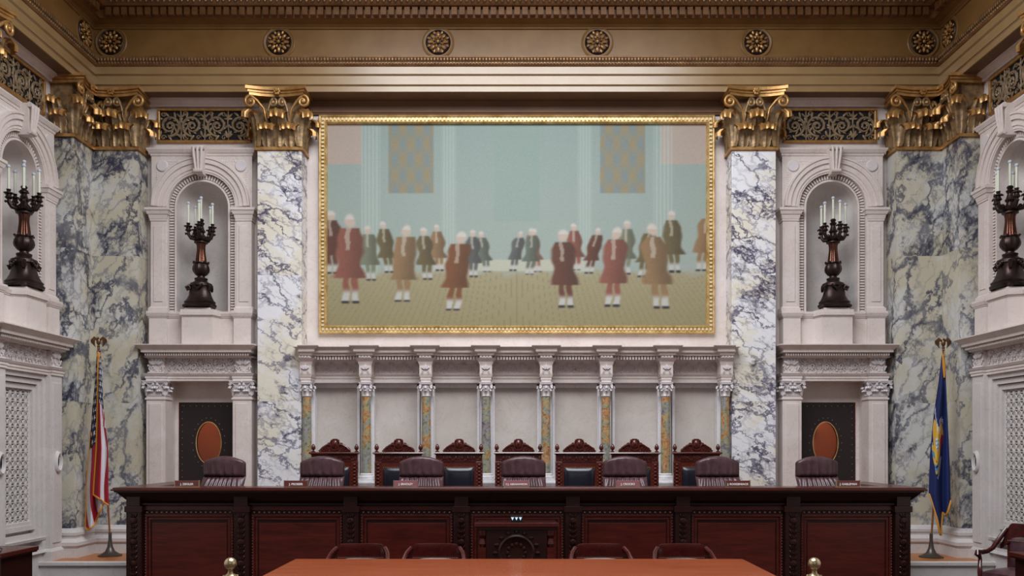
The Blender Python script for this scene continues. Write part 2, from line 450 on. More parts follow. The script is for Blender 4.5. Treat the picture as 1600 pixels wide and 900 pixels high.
def place(o, loc, rz=0): o.location = loc; o.rotation_euler = (0, 0, rz); return o

def palmette(mb, x, y, z, h, w, mi=0, M_=None):
    for k in range(-2, 3):
        a = k*.5
        R = Matrix.Rotation(a, 3, 'Y')
        c = Vector((x+math.sin(a)*w*.3, y, z+math.cos(a)*h*.3+h*.1))
        mb.ell(c, (w*.10, .024, h*.27), 6, mi, R)
    for sx in (-1, 1):
        mb.tube(spiral((x+sx*w*.32, z-h*.15), h*.17, 1.1, -PI/2, sx, y, 12), h*.035, 5, mi)
def carving(mb, u0, u1, z0, z1, y, n, mi=0):
    h = z1-z0
    for i in range(n):
        x = u0+(u1-u0)*(i+.5)/n; w = (u1-u0)/n
        if i % 2 == 0: palmette(mb, x, y, (z0+z1)/2-h*.05, h*.9, w, mi)
        else:
            mb.tube(spiral((x, (z0+z1)/2), h*.33, 1.6, 0, 1, y, 18, .2), h*.05, 5, mi)
            for k in range(6):
                a = k*PI/3; mb.ell((x+h*.14*math.cos(a), y, (z0+z1)/2+h*.14*math.sin(a)), (h*.07, .024, h*.07), 6, mi)

# ================================================================== SETTING
A = 6.63; REC = .36; ZD = .27; ZS = 7.46     # half room, recess, dais height, architrave soffit
L = 14.5
f = MB(); f.box(-7.6, 7.6, -15, .9, -.2, 0); struct(f.build('floor', M['carpet'], smooth=False))
# dais
d = MB(); d.box(-6.97, 6.97, -1.0, .8, .0, ZD); d.box(-4.5, 4.5, -2.45, -1.0, 0, ZD); d.box(-4.4, 4.4, -2.4, -1.22, ZD, .5)
struct(d.build('floor_dais', M['floorwood'], smooth=False, loc=(0,0,0)))
for sx, nm in ((-1, 'trim_1'), (1, 'trim_2')):
    e = MB(); x0, x1 = (-6.97, -4.95) if sx < 0 else (4.95, 6.97)
    e.box(x0, x1, -1.07, -1.0, 0, ZD-.06); e.box(x0, x1, -1.1, -1.0, ZD-.06, ZD+.002)
    struct(e.build(nm, M['stone_low'], bevel=.012, smooth=False))

def wallpiece(mb, holes, u0, u1, z0, z1, y):
    pass
def arch_plate(mb, u0, u1, z0, z1, r, cz, y, zb, n=24, mi=0):
    """rect u0..u1,z0..z1 with arched opening radius r centred u=0; opening bottom zb"""
    mb.add([(u0,y,z0),(-r,y,z0),(-r,y,cz),(u0,y,cz)], [(0,1,2,3)], mi)
    mb.add([(r,y,z0),(u1,y,z0),(u1,y,cz),(r,y,cz)], [(0,1,2,3)], mi)
    mb.add([(-r,y,z0),(r,y,z0),(r,y,zb),(-r,y,zb)], [(0,1,2,3)], mi)
    prev = None
    for i in range(n+1):
        a = PI-PI*i/n; ix, iz = r*math.cos(a), cz+r*math.sin(a)
        # ray to rect
        c, s_ = math.cos(a), math.sin(a)
        t = 1e9
        if c > 1e-6: t = min(t, u1/c)
        if c < -1e-6: t = min(t, u0/c)
        if s_ > 1e-6: t = min(t, (z1-cz)/s_)
        ox, oz = c*t, cz+s_*t
        if prev:
            pts = [(prev[0],y,prev[1]), (prev[2],y,prev[3])]
            if abs(prev[3]-z1) > 1e-6 and abs(oz-z1) < 1e-6: pts.append((u0, y, z1))
            if abs(prev[3]-z1) < 1e-6 and abs(oz-z1) > 1e-6: pts.append((u1, y, z1))
            pts += [(ox,y,oz), (ix,y,iz)]
            mb.add(pts, [tuple(range(len(pts)))], mi)
        prev = (ix, iz, ox, oz)
NR = .41; NZ = 5.73; NB = 4.06        # niche radius, springing, bottom
def bay_wall(mb, door):
    """local bay wall: x=u, y=+depth; plane at REC"""
    y = REC
    hb = .98
    arch_plate(mb, -hb, hb, 3.5, 7.9, NR, NZ, y, NB)
    # niche interior
    n = 24
    def cyl(a, b):
        t = PI*a; return (-NR*math.cos(t), y+NR*.95*math.sin(t)-.0, NB+(NZ-NB)*b)
    mb.grid(cyl, n, 2, 1)
    def dome(a, b):
        t = PI*a; ph = PI/2*b
        return (-NR*math.cos(t)*math.cos(ph), y+NR*.95*math.sin(t)*math.cos(ph), NZ+NR*math.sin(ph))
    mb.grid(dome, n, 8, 1)
    mb.grid(lambda a, b: (-NR*math.cos(PI*a)*b, y+NR*.95*math.sin(PI*a)*b, NB), n, 1, 1)
    if door:
        ow = .54; oz = 2.96
        for s0, s1 in ((-hb, -ow), (ow, hb)): mb.add([(s0,y,0),(s1,y,0),(s1,y,3.5),(s0,y,3.5)], [(0,1,2,3)])
        mb.add([(-ow,y,oz),(ow,y,oz),(ow,y,3.5),(-ow,y,3.5)], [(0,1,2,3)])
        yb = .52
        mb.add([(-ow,y,0),(-ow,yb,0),(-ow,yb,oz),(-ow,y,oz)], [(0,1,2,3)]); mb.add([(ow,y,0),(ow,yb,0),(ow,yb,oz),(ow,y,oz)], [(0,1,2,3)])
        mb.add([(-ow,y,oz),(ow,y,oz),(ow,yb,oz),(-ow,yb,oz)], [(0,1,2,3)])
        dz = 2.64; dw = .49
        mb.add([(-ow,yb,dz),(ow,yb,dz),(ow,yb,oz),(-ow,yb,oz)], [(0,1,2,3)])
        for s0, s1 in ((-ow, -dw), (dw, ow)): mb.add([(s0,yb,0),(s1,yb,0),(s1,yb,dz),(s0,yb,dz)], [(0,1,2,3)])
    else:
        mb.add([(-hb,y,0),(hb,y,0),(hb,y,3.5),(-hb,y,3.5)], [(0,1,2,3)])
def xform(mb, loc, rz):
    Mx = Matrix.Translation(loc) @ Matrix.Rotation(rz, 4, 'Z')
    mb.v = [tuple(Mx @ Vector(v)) for v in mb.v]; return mb
def merge(a, b):
    n = len(a.v); a.v += b.v; a.f += [tuple(i+n for i in f) for f in b.f]; a.m += b.m
BX = 5.01; SY = -1.49
wbk = MB()
for sx in (-1, 1):
    t = MB(); bay_wall(t, True); merge(wbk, xform(t, (sx*BX, 0, 0), 0))
    wbk.box(sx*4.03-.05, sx*4.03+.05, REC-.001, .8, 0, 7.9) if False else None
wbk.box(-4.03, 4.03, REC, .9, 0, 7.9)
for sx in (-1, 1):
    wbk.box(min(sx*5.99, sx*7.0), max(sx*5.99, sx*7.0), .0+REC, .9, 0, 7.9)
struct(wbk.build('wall_back', [M['stone'], M['stone_niche']], rec=False, sharp=30))
for sx, nm in ((-1, 'wall_left'), (1, 'wall_right')):
    w = MB(); t = MB(); bay_wall(t, False); merge(w, xform(t, (sx*A, SY, 0), -sx*PI/2))
    xx = sx*(A+REC)
    w.box(min(xx, xx+sx*.5), max(xx, xx+sx*.5), SY+.98, .9, 0, 7.9)
    w.box(min(xx, xx+sx*.5), max(xx, xx+sx*.5), -14.5, SY-.98, 0, 7.9)
    struct(w.build(nm, [M['stone'], M['stone_niche']], rec=False, sharp=30))
# ceiling with laylight opening
c = MB()
zc = 9.3
c.box(-7, 7, -2.6, .6, zc, zc+.3); c.box(-7, 7, -15, -10.4, zc, zc+.3); c.box(-7, -3.9, -10.4, -2.6, zc, zc+.3); c.box(3.9, 7, -10.4, -2.6, zc, zc+.3)
for i in range(1, 4):
    c.box(-3.9, 3.9, -2.6-7.8*i/4-.03, -2.6-7.8*i/4+.03, zc+.2, zc+.28); c.box(-3.9+7.8*i/4-.03, -3.9+7.8*i/4+.03, -10.4, -2.6, zc+.2, zc+.28)
struct(c.build('ceiling', M['canvas_gap'], smooth=False))

# entablature sweep round the room
def U(p, z, a=A):
    return [(-a+p, -L, z), (-a+p, -p, z), (a-p, -p, z), (a-p, -L, z)]
def sweepU(mb, prof, mi=0):
    for (p0, z0), (p1, z1) in zip(prof, prof[1:]):
        r0, r1 = U(p0, z0), U(p1, z1)
        for i in range(3): mb.add([r0[i], r0[i+1], r1[i+1], r1[i]], [(0,1,2,3)], mi)
def along(mb, fnc, p, step, ymin=-4.2):
    """call fnc(x,y,rz) at spacing along back and near parts of side walls, at projection p"""
    n = int((2*(A-p))/step); off = (2*(A-p)-(n-1)*step)/2
    for i in range(n): fnc(-A+p+off+i*step, -p, 0)
    k = int((-ymin-p)/step)
    for i in range(k):
        y = -p-off-i*step-step*.5
        fnc(-A+p, y, 1); fnc(A-p, y, -1)
ar = MB()
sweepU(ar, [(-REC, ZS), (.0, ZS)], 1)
sweepU(ar, [(.0, ZS), (.02, ZS), (.02, 7.54), (.035, 7.555), (.05, 7.56), (.05, 7.69)])
sweepU(ar, [(.05, 7.69), (.065, 7.70), (.08, 7.71), (.08, 7.82)])
struct(ar.build('trim_3', [M['frieze_lt'], M['frieze_dk']], sharp=20))
bd = MB()
sweepU(bd, [(.08, 7.82), (.10, 7.83), (.115, 7.85), (.115, 7.88), (.15, 7.94), (.15, 7.96), (.10, 7.965), (.02, 7.975)])
def bead(x, y, r):
    q = (.016, .016, .02)
    bd.ell((x, y, 7.865), q, 6, mi=1)
along(bd, bead, .118, .05)
def eleaf(x, y, r):
    if r == 0: bd.ell((x, y-.018, 7.91), (.017, .012, .03), 6, mi=1)
    else: bd.ell((x+.018*r, y, 7.91), (.012, .017, .03), 6, mi=1)
along(bd, eleaf, .13, .05)
struct(bd.build('trim_4', [M['cornice'], M['gold_dk']]))
fz = MB(); sweepU(fz, [(.02, 7.975), (.02, 8.42), (.05, 8.43), (.05, 8.445), (.09, 8.47), (.09, 8.48), (.19, 8.50)])
struct(fz.build('trim_5', M['frieze'], sharp=20))
dn = MB()
sweepU(dn, [(.19, 8.50), (.23, 8.50), (.23, 8.64), (.33, 8.645), (.35, 8.66), (.40, 8.75), (.40, 8.76), (.62, 8.78), (.62, 8.86), (.7, 8.9), (.78, 9.02), (.78, 9.3)])
def dent(x, y, r):
    if r == 0: dn.box(x-.042, x+.042, y-.01, y+.08, 8.515, 8.63)
    else: dn.box(min(x+.01*r, x-.08*r), max(x+.01*r, x-.08*r), y-.042, y+.042, 8.515, 8.63)
along(dn, dent, .30, .12)
def egg(x, y, r): dn.ell((x, y, 8.70), (.028, .028, .042), 8, mi=1)
along(dn, egg, .385, .09)
struct(dn.build('trim_6', [M['cornice'], M['gold_dk']]))

bz = MB(); bz.box(-3.37, 3.355, REC-.03, REC, 7.235, 7.46); bz.mould(-3.37, 3.355, -REC, -REC+.03, [(7.235, 7.27, 0, .02), (7.27, 7.29, .03, .03)])
bz.clampx(-3.37, 3.355); struct(bz.build('trim_9', M['frieze_dk'], smooth=False))
# frieze rosettes
def rosette(label, loc, rz):
    t = empty('rosette', label, 'ornament', loc, rz, 'gilt rosettes along the ceiling frieze')
    r = MB(); r.lathe((0,0,0), [(.25, 0), (.25, .012), (.235, .022), (.22, .012), (.20, .012)], 40, axis='y'); r.build('ring', M['frieze'], t)
    p = MB(); p.lathe((0,0,0), [(.195, 0), (.195, .02), (.18, .035), (.16, .02), (.01, .02)], 32, axis='y', mi=1)
    for k in range(8):
        a = k*PI/4
        R = Matrix.Rotation(-a, 3, 'Y')
        p.ell((.115*math.cos(a), -.035, .115*math.sin(a)), (.05, .022, .026), 8, 0, R)
        a2 = a+PI/8
        R = Matrix.Rotation(-a2, 3, 'Y')
        p.ell((.155*math.cos(a2), -.03, .155*math.sin(a2)), (.032, .018, .02), 8, 0, R)
        p.ell((.07*math.cos(a2), -.04, .07*math.sin(a2)), (.03, .02, .014), 6, 0, R)
    p.build('petals', [M['gold'], M['bronze']], t)
    b = MB(); b.ell((0, -.05, 0), (.03, .025, .03), 12); b.build('boss', M['gold'], t)
    return t
rosette('round gilt rosette on frieze above the left bronze grille corner pier', (-6.33, -.02, 8.22), 0)
rosette('bright gilt frieze rosette above the left free pilaster', ((437-808)/100, -.02, 8.22), 0)
rosette('bright gilt frieze rosette over the left part of the mural', ((685-808)/100, -.02, 8.22), 0)
rosette('bright gilt frieze rosette over the right part of the mural', ((933-808)/100, -.02, 8.22), 0)
rosette('gilt frieze rosette above the right free pilaster', ((1181-808)/100, -.02, 8.22), 0)
rosette('dim gilt rosette on the back frieze beside the right ceiling corner', (6.33, -.02, 8.22), 0)
rosette('foreshortened gilt rosette on left side frieze next to the corner', (-A+.02, -.30, 8.22), PI/2)
rosette('foreshortened gilt rosette on right side frieze next to the corner', (A-.02, -.30, 8.22), -PI/2)

# ------------------------------------------------------------------ pilasters
CH = .93; CZ = 6.55
def base_steps(): return [(ZD, .41, .10, .10), (.41, .45, .09, .12), (.45, .50, .12, .12), (.50, .55, .12, .07), (.55, .58, .06, .06), (.58, .60, .06, .075), (.60, .64, .075, .075), (.64, .67, .075, .03), (.67, .70, .03, .0)]
def capital_part(parent, hw, h, proj, loc, rz, mats, side=(True, True), name='capital'):
    b, ab, fl = corinthian(hw, h, proj, side=side)
    c_ = b.build(name, mats, parent, sharp=60); place(c_, loc, rz)
    a_ = ab.build('abacus', mats[1:] , c_, sharp=30)
    fl.build('flower', mats[1:], c_)
    return c_
def pilaster(label, loc, rz, hw, mat):
    t = empty('pilaster', label, 'pilaster', loc, rz)
    s = MB(); s.box(-hw, hw, 0, REC-.002, .70, CZ); sh = s.build('shaft', mat, t, bevel=.01, smooth=False)
    capital_part(t, hw, CH, REC-.002, (0, 0, CZ), 0, [M['gold_dk'], M['gold']])
    b = MB(); b.mould(-hw, hw, -(REC-.002), 0, base_steps()); b.build('base', M['stone_low'], t)
    return t
PW = .345
pilaster('white veined marble pilaster with gilt capital left of the mural', (-3.715, 0, 0), 0, PW, M['mar_main'])
pilaster('white veined marble pilaster with gilt capital right of the mural', (3.70, 0, 0), 0, PW, M['mar_main'])
pilaster('side wall marble pilaster nearest the camera on the left', (-A, -2.79, 0), PI/2, PW, M['mar_corner'])
pilaster('side wall marble pilaster nearest the camera on the right', (A, -2.79, 0), -PI/2, PW, M['mar_corner'])
def corner_pier(sx, label):
    t = empty('corner_pilaster', label, 'pilaster', (sx*A, 0, 0))
    # local: x toward room is -sx
    for nm_, z0, z1 in (('shaft', .70, CZ),):
        s = MB()
        xa, xb = sorted((sx*REC*.99, -sx*.70)); s.box(xa, xb, 0, REC*.99, z0, z1)
        xa, xb = sorted((sx*REC*.99, 0)); s.box(xa, xb, -.56, 0, z0, z1)
        s.build('shaft', M['mar_corner'], t, smooth=False)
    sd = (sx > 0, sx < 0) if False else (sx > 0, sx < 0)
    capital_part(t, .35, CH, REC*.99, (-sx*.35, 0, CZ), 0, [M['gold_dk'], M['gold']], side=(sx > 0, sx < 0))
    capital_part(t, .28, CH, REC*.99, (0, -.28, CZ), -sx*PI/2, [M['gold_dk'], M['gold']], side=(sx < 0, sx > 0))
    b = MB(); b.mould(-.35, .35, -REC*.99, 0, base_steps()); xform(b, (-sx*.35, 0, 0), 0)
    b2 = MB(); b2.mould(-.28, .28, -REC*.99, 0, base_steps()); xform(b2, (0, -.28, 0), -sx*PI/2); merge(b, b2)
    b.build('base', M['stone_low'], t)
corner_pier(-1, 'cream veined marble corner pier behind the striped flag')
corner_pier(1, 'cream veined marble corner pier behind the blue flag')

# ------------------------------------------------------------------ bays: niche surround, grille, doorway / stone screen
def niche_surround(label, loc, rz):
    t = empty('niche_surround', label, 'niche surround', loc, rz)
    W0 = -REC; FP = -.22      # w of frame plane
    s = MB()
    # spandrel plate
    arch = MB()
    arch_plate(arch, -.80, .80, 4.06, 6.56, .545, NZ, -FP, 4.06)
    s2 = MB(); merge(s2, arch); 
    # remove lower rect: keep plate but only side strips + spandrel
    s2.f = [f_ for f_ in s2.f]; 
    s2.build('spandrel', M['stone'], t, rec=False, smooth=False)
    ar_ = MB()
    ar_.ring(0, NZ, .555, .60, REC, .19, 0, PI, 40); ar_.ring(0, NZ, .60, .68, REC, .175, 0, PI, 40)
    ar_.ring(0, NZ, .68, .765, REC, .15, 0, PI, 40); ar_.ring(0, NZ, .75, .775, REC, .135, 0, PI, 40)
    ar_.build('archivolt', M['stone'], t, sharp=30)
    dr = MB()
    dr.ring(0, NZ, NR, .44, REC+.02, .24, 0, PI, 40); dr.ring(0, NZ, .53, .556, REC, .2, 0, PI, 40); dr.ring(0, NZ, .44, .53, REC, .30, 0, PI, 40)
    for sx in (-1, 1):
        for (a_, b_, yy) in ((NR, .44, .24), (.53, .556, .2), (.44, .53, .30)):
            dr.box(min(sx*a_, sx*b_), max(sx*a_, sx*b_), yy, REC, NB, NZ)
    nd = 34
    for i in range(nd):
        a = PI*(i+.5)/nd
        c_, q = math.cos(a), math.sin(a)
        rv = Vector((c_, 0, q)); tv = Vector((-q, 0, c_))*.012
        vs = []
        for yy in (.245, .30):
            for r_ in (.452, .518):
                vs += [rv*r_-tv+Vector((0, yy, NZ)), rv*r_+tv+Vector((0, yy, NZ))]
        dr.add(vs, [(0,1,3,2),(4,5,7,6),(0,1,5,4),(2,3,7,6),(0,2,6,4),(1,3,7,5)])
    nz = int((NZ-NB)/.043)
    for i in range(nz):
        z = NB+(i+.5)*.043*(NZ-NB)/(nz*.043)
        for sx in (-1, 1): dr.box(min(sx*.452, sx*.518), max(sx*.452, sx*.518), .245, .30, z-.012, z+.012)
    dr.build('dentil_band', M['stone'], t, sharp=30)
    for sx in (-1, 1):
        p = MB(); x0, x1 = sorted((sx*.555, sx*.80))
        p.mould(x0, x1, W0, -.19, [(4.06, 4.12, .03, .03), (4.12, 4.15, .02, 0), (4.15, 5.50, 0, 0)])
        p.mould(x0+.05, x1-.05, W0, -.19+.012, [(4.22, 5.42, 0, 0)])
        p.build('side_pilaster', M['stone'], t, smooth=False, bevel=.004)
        im = MB(); im.mould(x0, x1, W0, -.19, [(5.50, 5.53, .01, .01), (5.53, 5.60, .015, .03), (5.60, 5.66, .04, .06), (5.66, 5.70, .07, .07)])
        im.build('impost', M['stone'], t, smooth=False)
        rs = MB()
        cx, cz = sx*.625, 6.38
        rs.lathe((cx, .225, cz), [(.09, 0), (.09, .02), (.08, .03), (.0, .03)], 28, axis='y')
        # carved spandrel border
        for k in range(14):
            z = 6.28-k*.035
            if k < 10: rs.ell((sx*(.71), .222, z), (.018, .012, .014), 6); rs.ell((sx*(.67-(9-k)*.0), .222, z-.01), (.01, .01, .01), 6)
            rs.ell((sx*(.53-k*.03), .222, 6.46), (.014, .012, .02), 6)
            if k < 9: rs.ell((sx*(.51-k*.03), .222, 6.42), (.01, .01, .012), 6)
        rs.build('spandrel_ornament', M['carve'], t)
    tl = MB(); tl.mould(-.80, .80, W0, -.22, [(6.54, 6.58, .01, .02), (6.58, 6.63, .03, .06), (6.63, 6.65, .06, .06)])
    tl.build('head_moulding', M['stone'], t, smooth=False)
    k = MB()
    k.prism([(-.06, 6.22), (.06, 6.22), (.10, 6.64), (-.10, 6.64)], .08, .3)
    for sx in (-1, 0, 1): k.tube([(sx*.035, .065, 6.24), (sx*.045, .06, 6.35), (sx*.06, .04, 6.5), (sx*.065, .03, 6.62)], .02, 8)
    k.tube([(-.1, .06, 6.62), (.1, .06, 6.62)], .035, 10); k.tube([(-.07, .07, 6.26), (.07, .07, 6.26)], .03, 10)
    k.build('keystone', M['stone'], t)
    # attic below: sill with three pedestals
    a = MB()
    a.mould(-.80, .80, W0, -.20, [(3.50, 3.96, 0, 0)])
    for (u0, u1, w_) in ((-.806, -.53, -.14), (.53, .806, -.14)):
        a.mould(u0, u1, W0, w_, [(3.50, 3.96, 0.0, .0)])
    a.build('attic_block', M['stone'], t, smooth=False, bevel=.004)
    cb = MB()
    poly = [(-.30, .20), (-.24, .02), (.24, .02), (.30, .20)]
    def pr(z0, z1, e):
        q = [(x*(1+e*3), y-e if y < .1 else y) for x, y in poly]
        vs = [(x, y, z0) for x, y in q]+[(x, y, z1) for x, y in q]
        cb.add(vs, [(3,2,1,0),(4,5,6,7),(0,1,5,4),(1,2,6,5),(2,3,7,6),(3,0,4,7)])
    pr(3.50, 3.96, 0); pr(3.96, 3.98, .01); pr(3.98, 4.03, .03); pr(4.03, 4.07, .02)
    cb.mould(-.20, .20, -.4, -.04, [(4.07, 4.10, 0, 0)])
    cb.build('pedestal_block', M['stone'], t, smooth=False)
    sl = MB()
    sl.mould(-.80, .80, W0, -.20, [(3.96, 3.98, .01, .01), (3.98, 4.03, .02, .04), (4.03, 4.06, .03, .03)])
    for (u0, u1) in ((-.806, -.53), (.53, .806)):
        sl.mould(u0, u1, W0, -.14, [(3.96, 3.98, .01, .01), (3.98, 4.03, .02, .04), (4.03, 4.06, .03, .03)])
    sl.build('sill', M['stone'], t, smooth=False)
    return t
def vent(label, loc, rz):
    t = empty('vent_grille', label, 'grille', loc, rz)
    y = REC
    b = MB(); b.box(-.72, .72, y-.004, y+.0, 6.82, 7.31); b.build('backing', M['dark_gap'], t, smooth=False)
    fr = MB()
    for (x0, x1, z0, z1) in ((-.75, .75, 7.30, 7.34), (-.75, .75, 6.79, 6.83), (-.75, -.71, 6.83, 7.30), (.71, .75, 6.83, 7.30)):
        fr.box(x0, x1, y-.05, y, z0, z1)
    fr.build('frame', M['gold'], t, smooth=False, bevel=.01)
    s = MB(); yy = y-.02; zc_ = 7.065
    for i, cx in enumerate((-.56, -.2, .2, .56)):
        sg = 1 if i % 2 == 0 else -1
        if i >= 2: sg = -sg
        s.tube(spiral((cx, zc_), .17, 1.75, -PI/2, sg, yy, 36, .18), [.021]*20+[.017]*17, 6)
        for k in range(7):
            a = k*2*PI/7; s.ell((cx+.04*math.cos(a), yy-.005, zc_+.04*math.sin(a)), (.02, .012, .02), 6)
        for k in range(9):
            a = -PI/2+sg*k*.68; R = Matrix.Rotation(-(a+.6*sg), 3, 'Y')
            s.ell((cx+.20*math.cos(a), yy, zc_+.19*math.sin(a)), (.052, .012, .02), 6, 0, R)
            a += .3; R = Matrix.Rotation(-(a-.8*sg), 3, 'Y')
            s.ell((cx+.115*math.cos(a), yy, zc_+.115*math.sin(a)), (.036, .012, .015), 6, 0, R)
    for cx in (-.38, 0, .38):
        s.tube([(cx, yy, 6.83), (cx+.01, yy, 6.95), (cx-.01, yy, 7.1), (cx, yy, 7.3)], .012, 6)
        for sz in (-1, 1):
            for sx in (-1, 0, 1):
                R = Matrix.Rotation(sx*.8, 3, 'Y')
                s.ell((cx+sx*.035, yy-.004, zc_+sz*.16), (.016, .012, .05), 6, 0, R)
    for sx in (-1, 1):
        for sz in (-1, 1):
            s.tube(spiral((sx*.66, zc_+sz*.19), .045, 1.2, 0, sx*sz, yy, 12), .009, 5)
            s.tube(spiral((sx*.31, zc_+sz*.19), .045, 1.2, 0, -sx*sz, yy, 12), .009, 5)
            s.tube(spiral((sx*.1, zc_+sz*.19), .04, 1.2, 0, sx*sz, yy, 12), .009, 5)
    s.build('scrollwork', M['bronze_grille'], t)
    return t
def stone_cap(parent, hw, h, proj, loc): 
    return capital_part(parent, hw, h, proj, loc, 0, [M['carve'], M['carve']])
def surround_entab(t, z0=2.96):
    e = MB(); W0 = -REC
    for (u0, u1, w_) in ((-.83, .83, -.16), (-.836, -.53, -.10), (.53, .836, -.10)):
        e.mould(u0, u1, W0, w_, [(2.96, 3.0, 0, 0), (3.0, 3.04, .01, .01), (3.04, 3.075, .02, .04), (3.075, 3.32, -.035, -.035), (3.32, 3.34, .01, .03)])
    e.build('entablature', M['stone'], t, smooth=False)
    cn = MB(); cn.mould(-.77, .77, W0, -.06, [(3.34, 3.385, .03, .03), (3.385, 3.395, .04, .09), (3.395, 3.435, .09, .09), (3.435, 3.50, .095, .165), (3.50, 3.515, .17, .17)])
    dm = []
    n = 44
    for i in range(n):
        u = -.82+1.64*(i+.5)/n
        cn.box(u-.010, u+.010, -.0, .1, 3.347, 3.38)
    cn.clampx(-.94, .94)
    cn.build('cornice', M['stone'], t, smooth=False)
    cv = MB()
    carving(cv, -.51, .51, 3.09, 3.31, .18, 9)
    for ca_, cb_ in ((-.82, -.55), (.55, .82)):
        cs = MB(); carving(cs, ca_, cb_, 3.09, 3.31, .12, 1)
        for i in range(14):
            u = ca_+.01+(cb_-ca_-.02)*i/13
            for zz in (3.09, 3.31): cs.ell((u, .118, zz), (.009, .01, .012), 5)
            cs.ell((u, .122, 3.2+.09*math.sin(i*2.4)), (.014, .012, .018), 6)
        cs.build('carved_block', M['carve'], t)
    for i in range(34):
        u = -.5+1.0*i/33; yy = .175
        cv.ell((u, yy, 3.085), (.01, .008, .01), 5)
        cv.ell((u+.01, yy+.005, 3.2+.1*math.sin(i*2.4)), (.016, .012, .016), 6)
    cv.build('carved_frieze', M['carve'], t)
def door_surround(label, loc, rz):
    t = empty('door_surround', label, 'doorway surround', loc, rz)
    surround_entab(t)
    for sx in (-1, 1):
        x0, x1 = sorted((sx*.53, sx*.83))
        p = MB(); p.mould(x0, x1, -REC, -.10, [(ZD, .45, .04, .04), (.45, .5, .04, .0), (.5, 2.66, 0, 0), (2.66, 2.69, .015, .015), (2.69, 2.72, 0, 0)])
        p.mould(x0+.05, x1-.05, -REC, -.10+.014, [(.56, 2.6, 0, 0)])
        p.build('side_pilaster', M['stone'], t, smooth=False, bevel=.004)
        stone_cap(t, .15, .24, .2, (sx*.68, .10, 2.72))
    return t
def stone_screen(label, loc, rz):
    t = empty('stone_screen', label, 'screen', loc, rz)
    surround_entab(t)
    for sx in (-1, 1):
        x0, x1 = sorted((sx*.53, sx*.83))
        p = MB(); p.mould(x0, x1, -REC, -.12, [(0, .40, .03, .03), (.40, .45, .03, .0), (.45, 2.96, 0, 0)])
        p.mould(x0+.05, x1-.05, -REC, -.12+.014, [(.52, 2.85, 0, 0)])
        p.build('side_pilaster', M['stone_low'], t, smooth=False, bevel=.004)
        r = MB()
        r.lathe((0,0,0), [(.055, 0), (.06, .03), (.075, .045), (.09, .03), (.095, 0)], 28, axis='y')
        r.v = [(x*.85+sx*.68, y+.105, z*1.7+1.70) for x, y, z in r.v]
        r.build('oval_boss', M['stone_low'], t)
    fr = MB()
    Y0 = .30
    for (hx, zt, zb, yf) in ((.53, 2.96, .40, .20), (.46, 2.88, .62, .235), (.40, 2.80, .74, .27)):
        for (x0, x1, a, b) in ((-hx, hx, zt-.07, zt), (-hx, hx, zb, zb+.07), (-hx, -hx+.07, zb+.07, zt-.07), (hx-.07, hx, zb+.07, zt-.07)):
            fr.box(x0, x1, yf, REC, a, b)
    fr.box(-.33, .33, .285, REC, .81, .86); fr.box(-.53, .53, .22, REC, 0, .40)
    fr.mould(-.53, .53, -REC, -.19, [(.40, .44, .02, .0), (.58, .62, .0, .01)])
    fr.build('panel_frame', M['stone_low'], t, smooth=False)
    bk = MB(); bk.box(-.33, .33, REC-.006, REC-.001, .8, 2.8); bk.build('backing', M['dark_gap'], t, smooth=False)
    g = MB(); nx, nz_ = 5, 16; u0, u1, z0, z1 = -.30, .30, .86, 2.73; cw = (u1-u0)/nx; ch = (z1-z0)/nz_
    g.box(-.33, .33, .31, .345, 2.72, 2.76); g.box(-.33, .33, .31, .345, .83, .87); g.box(-.335, -.295, .31, .345, .83, 2.76); g.box(.295, .335, .31, .345, .83, 2.76)
    wd = .014
    for i in range(nx):
        for j in range(nz_):
            cx, cz = u0+(i+.5)*cw, z0+(j+.5)*ch
            for (dx, dz, w2) in ((cw/2, 0, wd), (0, ch/2, wd), (cw/2, ch/2, wd), (cw/2, -ch/2, wd)):
                l_ = math.hypot(dx, dz); px_, pz_ = -dz/l_*w2/2, dx/l_*w2/2
                yv0, yv1 = .31+random.random()*.003, .345
                q = [(cx-dx+px_, cz-dz+pz_), (cx+dx+px_, cz+dz+pz_), (cx+dx-px_, cz+dz-pz_), (cx-dx-px_, cz-dz-pz_)]
                g.prism(q, yv0, yv1)
            g.lathe((cx, .315, cz), [(.03, 0), (.028, .008), (.0, .012)], 10, axis='y')
    for i in range(nx+1):
        for j in range(nz_+1): g.lathe((u0+i*cw, .315, z0+j*ch), [(.026, 0), (.024, .006), (0, .009)], 8, axis='y')
    g.build('pierced_lattice', M['stone_niche'], t, smooth=False)
    return t
